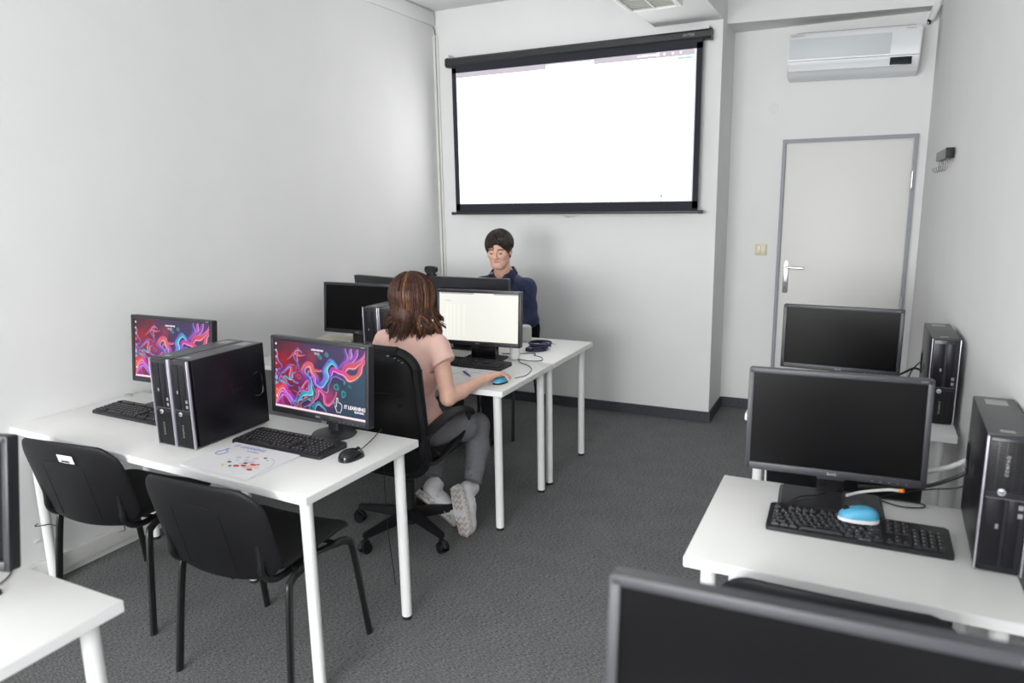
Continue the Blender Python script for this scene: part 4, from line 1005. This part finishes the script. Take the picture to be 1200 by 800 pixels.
def strands(roots, paths, r, m, name, parent, n=5):
    V = []; Fs = []; o = 0
    for P, rr in paths:
        P = np.asarray(P); N = len(P); T_ = np.gradient(P, axis=0); T_ /= np.linalg.norm(T_, axis=1)[:, None]+1e-9
        u = np.cross(T_, [0.3, .2, 1.0]); u /= np.linalg.norm(u, axis=1)[:, None]+1e-9; v = np.cross(T_, u)
        rad = rr*np.sin(np.linspace(.25, 1.0, N)*PI*.98)**.5
        a = np.arange(n)*2*PI/n
        ring = P[:, None, :]+(np.cos(a)[None, :, None]*u[:, None, :]+np.sin(a)[None, :, None]*v[:, None, :])*rad[:, None, None]
        V.append(ring.reshape(-1, 3))
        for i in range(N-1):
            for j in range(n): Fs.append((o+i*n+j, o+i*n+(j+1) % n, o+(i+1)*n+(j+1) % n, o+(i+1)*n+j))
        o += N*n
    return npobj(name, np.concatenate(V), np.array(Fs), m, parent)

# ------------------------------------------------------------------ the woman
def woman():
    base = Vector((1.25, -2.34, 0))
    p = thing('person', 'brown-haired woman in pink blouse and grey jeans seated on the office chair', 'person', base)
    def place(o): o.location = -base; return o
    head = (1.243, -2.285, 1.165)
    tf = Matrix.Translation(head) @ Matrix.Rotation(PI-.22, 4, 'Z') @ Matrix.Rotation(.12, 4, 'X')
    S = SDF((.98, -2.56, .44), (1.70, -1.84, 1.32), .005)
    sh = {-1: (1.105, -2.335, .965), 1: (1.405, -2.345, .962)}
    S.chain([(1.25, -2.36, .56), (1.25, -2.365, .70), (1.25, -2.36, .84), (1.25, -2.35, .93)], [.10, .085, .10, .085], .04)
    S.cap(sh[-1], sh[1], .042, .042, .04); S.cap((1.248, -2.345, .97), (1.243, -2.305, 1.10), .052, .046, .03)
    S.chain([sh[1], (1.487, -2.405, .742)], [.045, .036], .02); S.chain([(1.487, -2.405, .742), (1.505, -2.32, .752), (1.548, -2.165, .783)], [.036, .034, .022], .012)
    S.chain([sh[-1], (1.055, -2.34, .75)], [.045, .036], .02); S.chain([(1.055, -2.34, .75), (1.09, -2.22, .765), (1.13, -2.06, .768)], [.036, .034, .022], .012)
    head_sdf(S, tf); b0 = S.mesh()
    Hs = SDF((1.50, -2.25, .725), (1.68, -1.92, .82), .0022)
    Hs.chain([(1.505, -2.32, .752), (1.548, -2.165, .783)], [.034, .022], .012)
    hand(Hs, (1.548, -2.165, .783), (.26, 1, .02), (.10, 0, 1), (-1, .2, -.2), curl=(.26, .28, .36, .50), thumb=((.022, .024, -.010), (.050, .040, -.018), (.080, .042, -.026), (.100, .036, -.030)))
    Hs.cut((1.548, -2.19, .77), (-.24, -1, -.1)); h1 = Hs.mesh()
    Hl = SDF((1.05, -2.12, .725), (1.25, -1.84, .82), .0028)
    Hl.chain([(1.09, -2.22, .765), (1.13, -2.06, .768)], [.034, .022], .012)
    hand(Hl, (1.13, -2.06, .768), (.1, 1, -.05), (0, 0, 1), (1, -.1, 0), curl=(.25, .25, .3, .35)); Hl.cut((1.13, -2.09, .77), (-.1, -1, 0)); h2 = Hl.mesh()
    V, Fs = combine([b0, h1, h2]); V = relax(V, Fs, 1); place(npobj('body', V, Fs, m_skin, p))
    # blouse
    S = SDF((.98, -2.56, .52), (1.52, -2.16, 1.08), .0045)
    S.chain([(1.25, -2.36, .56), (1.25, -2.365, .70), (1.25, -2.36, .84), (1.25, -2.355, .94)], [.125, .108, .118, .090], .05)
    for s_ in (-1, 1):
        S.ell((1.25+s_*.055, -2.355, .86), (.095, .105, .12), .04); S.ell((1.25+s_*.06, -2.36, .58), (.11, .115, .11), .04); S.ell((1.25+s_*.055, -2.28, .85), (.06, .06, .055), .04)
    S.cap((1.12, -2.340, .966), (1.39, -2.345, .963), .050, .050, .05); S.cap((1.25, -2.345, .985), (1.245, -2.325, 1.025), .060, .055, .03)
    S.cap(sh[1], (1.452, -2.373, .895), .056, .056, .03); S.cap(sh[-1], (1.07, -2.34, .895), .056, .055, .03)
    for a, b_, r in (((1.32, -2.475, .93), (1.34, -2.47, .66), .006), ((1.20, -2.49, .95), (1.40, -2.45, .78), .004), ((1.34, -2.47, .70), (1.20, -2.485, .64), .005), ((1.37, -2.42, .84), (1.33, -2.46, .74), .006)): S.cap(a, b_, r, r, .02)
    S.cut((1.246, -2.325, 1.030), (-.0, .35, 1)); S.cut((1.25, -2.36, .60), (0, 0.15, -1)); S.cutlocal((1.452, -2.373, .893), (.62, -.15, -.78), .085); S.cutlocal((1.07, -2.34, .893), (-.62, -.05, -.78), .085)
    V, Fs = S.mesh(); V = relax(V, Fs, 2)
    V += .0035*np.sin(V[:, 2:3]*55-V[:, 0:1]*60+2*np.sin(V[:, 0:1]*25))*np.array([[0, 1, 0]])*np.clip((.93-V[:, 2:3])*5, 0, 1)+.0022*np.sin(V[:, 2:3]*95+V[:, 0:1]*30+3*np.sin(V[:, 1:2]*20))*np.array([[1, 1, 0]])*np.clip((.95-V[:, 2:3])*4, 0, 1)
    place(npobj('blouse', V, Fs, m_blouse, p))
    # jeans
    S = SDF((1.03, -2.56, .18), (1.64, -1.82, .70), .0055)
    S.ell((1.25, -2.36, .555), (.165, .120, .085), .04); S.ell((1.25, -2.36, .60), (.130, .105, .05), .03)
    S.chain([(1.345, -2.33, .545), (1.41, -2.18, .535), (1.448, -2.075, .508)], [.088, .080, .064], .03)
    S.chain([(1.448, -2.075, .505), (1.470, -2.11, .40), (1.490, -2.205, .262)], [.062, .058, .043], .02)
    S.chain([(1.155, -2.33, .55), (1.165, -2.16, .56), (1.19, -2.00, .545)], [.088, .078, .062], .03)
    S.chain([(1.19, -2.00, .54), (1.20, -2.05, .40), (1.235, -2.165, .235)], [.060, .056, .042], .02)
    for z_ in (.30, .33, .37): S.cap((1.46, -2.21, z_-.01), (1.50, -2.24, z_+.01), .004, .004, .01)
    S.cutlocal((1.497, -2.205, .262), (-.06, -.70, -.85), .08); S.cutlocal((1.235, -2.165, .235), (.25, -.6, -.85), .08); S.cut((1.25, -2.36, .635), (0, -.2, 1))
    V, Fs = S.mesh(); V = relax(V, Fs, 2); place(npobj('jeans', V, Fs, m_jeans, p))
    # sneakers: local x across, y heel(-) to toe(+), z up from sole
    def shoe(heel, toe, up, nm):
        heel = Vector(heel); toe = Vector(toe); f = (toe-heel).normalized(); L_ = .262; u = Vector(up); u = (u-f*u.dot(f)).normalized(); s_ = f.cross(u)
        Mx = Matrix((s_, f, u)).transposed().to_4x4(); Mx.translation = heel
        S = SDF((-.07, -.03, -.02), (.07, .30, .13), .004)
        S.chain([(0, .045, .045), (0, .12, .040), (.004, .20, .030)], [.036, .038, .034], .03); S.ell((0, .04, .075), (.034, .040, .045), .03); S.ell((.002, .215, .026), (.036, .042, .024), .02); S.cap((0, .05, .10), (0, .045, .125), .032, .030, .02)
        S.cut((0, .05, .118), (0, .15, 1)); S.cut((0, 0, 0), (0, 0, -1)); V, Fs = S.mesh(); V = relax(V, Fs, 1)
        o = npobj(nm, V, Fs, m_sneak, p); o.matrix_local = Matrix.Translation(-base) @ Mx
        P = []
        for i in range(29):
            y = -.005+.268*i/28; w_ = .033+.010*math.sin((i/28)**1.3*PI*.95)-(.010 if i in (0, 28) else 0); w_ *= math.sqrt(max(.02, 1-(abs(2*i/28-1))**7)); P.append((y, w_))
        poly = [(w_, y) for y, w_ in P]+[(-w_, y) for y, w_ in P[::-1]]
        b = BM(); prism(b, poly, -.018, .014); so = obj('sole', b, m_sneak, o)
        b = BM()
        for i in range(9):
            if i == 4: continue
            y = .02+i*.028; w_ = .031 if i < 4 else .036
            tube(b, [(-w_, y-.008, -.019), (-w_*.5, y+.010, -.020), (0, y-.006, -.020), (w_*.5, y+.010, -.020), (w_, y-.008, -.019)], .0075, 5, flat=.5, up=(0, 1, 0))
        obj('tread', b, m_tan, so)
        b = BM()
        for sx in (-1, 1):
            for i in range(6): y = .02+i*.036; tube(b, [(sx*.043, y, -.008), (sx*.047, y+.014, .004), (sx*.043, y+.026, -.006)], .004, 5, k=2)
        obj('side_tread', b, m_tan, so)
        b = BM()
        for i in range(5): y = .10+i*.018; tube(b, [(-.018, y, .073-i*.005), (0, y+.008, .080-i*.005), (.018, y, .073-i*.005)], .0028, 5, k=3)
        tube(b, [(.012, .10, .082), (.045, .085, .060), (.058, .10, .030), (.050, .115, .050), (.020, .10, .08)], .0022, 5, k=4); obj('laces', b, m_white, o)
    shoe((1.428, -2.258, .250), (1.478, -2.262, .012), (.25, 1, .05), 'shoe')
    shoe((1.160, -2.200, .150), (1.360, -2.190, .022), (.35, .75, .80), 'shoe')
    # hair: solid cap + strands
    hc = np.array(head)+np.array([0, -.012, .030])
    S = SDF((1.05, -2.48, .92), (1.44, -2.12, 1.34), .005)
    S.ell(hc, (.091, .108, .095), .02)
    S.chain([hc+(0, -.04, -.02), hc+(0, -.055, -.10), hc+(0, -.05, -.15)], [.078, .064, .045], .03)
    for s_ in (-1, 1): S.chain([hc+(s_*.045, -.01, 0), hc+(s_*.062, -.015, -.09), hc+(s_*.055, -.025, -.13)], [.048, .036, .022], .03)
    S.ell(np.array(tf @ Vector((0, -.085, -.03))), (.062, .050, .085), .02, True)
    V, Fs = S.mesh(); V = relax(V, Fs, 3)
    hr = place(npobj('hair', V, Fs, m_hairw, p))
    paths = []; paths2 = []
    for c_i in range(280):
        az0 = RNG.uniform(0, 2*PI); el0 = RNG.uniform(.10, 1.45)
        if math.sin(az0)*math.cos(el0) > .45 and el0 < .85: continue
        ln = RNG.uniform(.15, .225); wv = RNG.uniform(0, 6.28); wa = RNG.uniform(.004, .014); flip_ = RNG.uniform(-.015, .045); tw = RNG.uniform(-.035, .035); lit = (math.cos(az0) > .45 and el0 < .7 and RNG.random() < .6) or RNG.random() < .05  # right-side strands take the screen-lit colour, plus a few at random
        tip = None; puff = RNG.uniform(.96, 1.06)
        for k_ in range(9):
            az = az0+RNG.normal(0, .09); e = min(1.5, el0+RNG.normal(0, .10)); a = az; R3 = np.array([.098, .116, .102])*puff*RNG.uniform(.985, 1.015)
            P = []
            while e > -.35 or not P:
                P.append(hc+R3*np.array([math.cos(a)*math.cos(e), math.sin(a)*math.cos(e), math.sin(e)])); e -= .17; a += (az0-a)*.06
            q = P[-1].copy(); out = np.array([math.cos(az0), math.sin(az0), 0]); n_ = 11; l2 = ln*RNG.uniform(.93, 1.05)
            for j in range(1, n_+1):
                f = j/n_; z_ = q[2]-(l2-.055)*f
                cq = hc+R3*np.array([math.cos(az0)*math.cos(-.35), math.sin(az0)*math.cos(-.35), 0])
                bx = q[:2]*(1-.55*f*f)+cq[:2]*(.55*f*f)
                off = -out*(.018*f)*(1-f*.5)+out*flip_*f**3+np.array([wa*math.sin(wv+f*8), wa*math.cos(wv+f*7), 0])*f+np.array([tw*f*f, 0, 0])
                if z_ < 1.04: off = off+np.array([0, -.014*(1.04-z_)/.05, 0])
                P.append(np.array([bx[0]+off[0], bx[1]+off[1], z_]))
            (paths2 if lit else paths).append((np.array(P), RNG.uniform(.0022, .0048)))
    o = strands(None, paths, .002, m_hairw, 'hair_strands', hr); o2 = strands(None, paths2, .002, m_hairlit, 'screen_lit_strands', hr)
    b = BM(); bmesh.ops.create_uvsphere(b, u_segments=14, v_segments=10, radius=.0065)
    for v in b.verts: v.co += Vector((1.330, -2.365, 1.060))
    place(obj('earring', b, m_pearl, p))
    b = BM(); bmesh.ops.create_uvsphere(b, u_segments=14, v_segments=10, radius=.0065)
    for v in b.verts: v.co += Vector((1.352, -2.30, 1.075))
    place(obj('earring', b, m_pearl, p))
    return p
woman()

# ------------------------------------------------------------------ the man
def man():
    base = Vector((.86, -.62, 0))
    p = thing('person', 'dark-haired man in navy shirt sitting behind the monitors by the back wall', 'person', base)
    def place(o): o.location = -base; return o
    head = (.968, -.850, 1.285); tf = Matrix.Translation(head) @ Matrix.Rotation(.20, 4, 'Z') @ Matrix.Rotation(.22, 4, 'X') @ Matrix.Scale(1.06, 4)
    tf0 = Matrix.Translation(head) @ Matrix.Rotation(.22, 4, 'Z') @ Matrix.Rotation(.13, 4, 'X')
    S = SDF((.62, -1.20, .44), (1.32, -.50, 1.22), .006)
    shl, shr = (.812, -.80, 1.045), (1.145, -.79, 1.045)
    S.chain([(.86, -.62, .56), (.90, -.66, .78), (.965, -.77, .98)], [.12, .12, .11], .05); S.cap(shl, shr, .05, .05, .05)
    S.cap((.968, -.785, 1.04), (.968, -.815, 1.20), .060, .056, .03)
    S.chain([shr, (1.185, -.83, .84), (1.09, -1.02, .79)], [.052, .042, .028], .02); S.chain([shl, (.745, -.84, .84), (.82, -1.03, .79)], [.052, .042, .028], .02)
    b0 = S.mesh()
    S = SDF((.84, -.99, 1.09), (1.10, -.70, 1.42), .0024)
    S.cap((.968, -.785, 1.04), (.968, -.815, 1.20), .060, .056, .03); head_sdf(S, tf0); S.cut((0, 0, 1.10), (0, 0, -1)); hd = S.mesh()
    hs = []
    for w_, sx in (((1.09, -1.02, .79), -1), ((.82, -1.03, .79), 1)):
        S = SDF((w_[0]-.12, w_[1]-.22, .735), (w_[0]+.12, w_[1]+.05, .84), .003); hand(S, w_, (sx*.25, -1, -.10), (0, 0, 1), (sx, -.2, 0), curl=(.35, .35, .4, .45)); S.cap((w_[0], w_[1]+.1, .80), w_, .034, .026, .01); S.cut((0, w_[1]+.02, 0), (0, 1, 0)); hs.append(S.mesh())
    V, Fs = combine([b0, hd]+hs); V = relax(V, Fs, 1)
    inv = np.array(tf0.inverted()); c = facec(V, Fs); L_ = c@inv[:3, :3].T+inv[:3, 3]; mi = np.zeros(len(Fs), int)
    lip = (np.abs(L_[:, 2]+.0545+.0*L_[:, 0]) < .0080*np.sqrt(np.clip(1-(L_[:, 0]/.022)**2, 0, 1))) & (L_[:, 1] < -.07); mi[lip] = 1
    br = (np.abs(np.abs(L_[:, 0])-.031) < .018) & (np.abs(L_[:, 2]-.024+.15*np.abs(np.abs(L_[:, 0])-.031)) < .0032) & (L_[:, 1] < -.06); mi[br] = 2
    sl = (np.abs(np.abs(L_[:, 0])-.031) < .0115) & (np.abs(L_[:, 2]+.001) < .0032) & (L_[:, 1] < -.06); mi[sl] = 2
    place(npobj('body', V, Fs, [m_skinm, m_lip, m_brow], p, mi))
    for s_ in (-1, 1):
        b = BM(); bmesh.ops.create_uvsphere(b, u_segments=16, v_segments=12, radius=.0108)
        for f in b.faces: f.material_index = 1 if f.calc_center_median().y < -.0072 else 0
        for v in b.verts: v.co = tf0 @ (v.co+Vector((s_*.031, -.0716, -.0010)))
        place(obj('eye', b, [m_eye, m_iris], p))
    # shirt
    S = SDF((.60, -1.10, .50), (1.34, -.46, 1.20), .005)
    S.chain([(.86, -.62, .56), (.90, -.66, .78), (.965, -.775, .98)], [.145, .145, .130], .06); S.cap(shl, shr, .054, .054, .06); S.cap((.90, -.79, 1.06), (1.04, -.79, 1.06), .062, .062, .05); S.ell((.965, -.80, .96), (.17, .11, .14), .04)
    S.chain([shr, (1.182, -.825, .835), (1.11, -.98, .805)], [.056, .050, .040], .03); S.chain([shl, (.750, -.84, .835), (.80, -.98, .805)], [.056, .050, .040], .03)
    S.cap((.968, -.790, 1.04), (.968, -.800, 1.12), .075, .068, .03)
    S.ell((.968, -.815, 1.165), (.056, .060, .085), .01, True); S.cap((.966, -.885, 1.15), (.964, -.945, 1.01), .050, .014, .008, True)
    S.cut((0, 0, .53), (0, 0, -1))
    V, Fs = S.mesh(); V = relax(V, Fs, 2); V += .003*np.sin(V[:, 2:3]*70+V[:, 0:1]*45+2*np.sin(V[:, 1:2]*30))*np.array([[.6, 1, 0]]); place(npobj('shirt', V, Fs, m_shirt, p))
    b = BM()
    for s_ in (-1, 1):
        pts = [Vector((.968+s_*.02, -.728, 1.165)), Vector((.968+s_*.062, -.760, 1.168)), Vector((.968+s_*.070, -.83, 1.140)), Vector((.968+s_*.055, -.885, 1.105)), Vector((.968+s_*.028, -.915, 1.065))]
        P = smoothpts(pts, 6)
        ou = []; inn = []
        for i, q in enumerate(P):
            f = i/(len(P)-1); wd = .040+.018*f; ou.append(b.verts.new(q+Vector((s_*.004, 0, .006)))); inn.append(b.verts.new(q+Vector((s_*wd*.75, .0-.01*f, -wd*.75))))
        for i in range(len(P)-1): b.faces.new((ou[i], ou[i+1], inn[i+1], inn[i]))
    r_ = bmesh.ops.solidify(b, geom=b.faces[:], thickness=.003); place(obj('collar', b, m_shirt, p))
    # trousers and shoes
    S = SDF((.62, -1.30, .02), (1.14, -.44, .68), .007)
    S.ell((.86, -.62, .56), (.17, .13, .09), .04)
    for s_ in (-1, 1):
        S.chain([(.86+s_*.09, -.64, .545), (.86+s_*.12, -.88, .555), (.86+s_*.13, -1.06, .540)], [.09, .08, .065], .03); S.chain([(.86+s_*.13, -1.06, .54), (.86+s_*.13, -1.08, .30), (.86+s_*.12, -1.06, .08)], [.062, .055, .045], .02)
    S.cut((0, 0, .07), (0, 0, -1)); V, Fs = S.mesh(); V = relax(V, Fs, 1); place(npobj('trousers', V, Fs, m_mpants, p))
    for s_ in (-1, 1):
        S = SDF((.70, -1.34, 0), (1.10, -.98, .14), .005); x = .86+s_*.12
        S.chain([(x, -1.04, .04), (x, -1.14, .045), (x, -1.24, .035)], [.038, .040, .034], .02); S.cap((x, -1.06, .05), (x, -1.06, .095), .040, .038, .02); S.cut((0, 0, .004), (0, 0, -1)); S.cut((0, 0, .10), (0, 0, 1))
        V, Fs = S.mesh(); place(npobj('shoe', V, Fs, m_plas, p))
    # hair
    def W(q): return np.array(tf0 @ Vector(q))
    hc = Vector((0, .022, .040))
    S = SDF((.83, -.99, 1.12), (1.11, -.68, 1.45), .004)
    S.ell(W(hc), (.086, .101, .092), .01, rot=tf0.to_3x3())
    S.ell(W((0, .06, -.02)), (.074, .060, .07), .02, rot=tf0.to_3x3())
    for s_ in (-1, 1): S.ell(W((s_*.078, -.010, .026)), (.009, .024, .030), .01, rot=tf0.to_3x3())
    S.ell(W((0.004, -.106, -.026)), (.060, .070, .092), .012, True, rot=tf0.to_3x3())
    V, Fs = S.mesh(); V = relax(V, Fs, 2); hr = place(npobj('hair', V, Fs, m_hairm, p))
    paths = []
    for i in range(900):
        az = RNG.uniform(0, 2*PI); R3 = np.array([.089, .104, .096])*RNG.uniform(.95, 1.07)
        fr = -math.sin(az)        # 1 = front
        end = .20+.12*math.sin(az*9) if fr > .80 else (-.06 if fr > .35 else (-.18 if fr > -.2 else -.75)); end += RNG.uniform(-.16, .08); el = RNG.uniform(.4, 1.45)
        P = []; e = el; a = az; sw_ = .05+.05*math.sin(az*3)+RNG.normal(0, .02)
        while e > end:
            P.append(W(np.array(hc)+R3*np.array([math.cos(a)*math.cos(e), math.sin(a)*math.cos(e), math.sin(e)]))); e -= .14; a += sw_+RNG.uniform(-.03, .03)
        if len(P) > 2: paths.append((np.array(P), RNG.uniform(.002, .005)))
    strands(None, paths, .002, m_hairm, 'hair_strands', hr)
man()
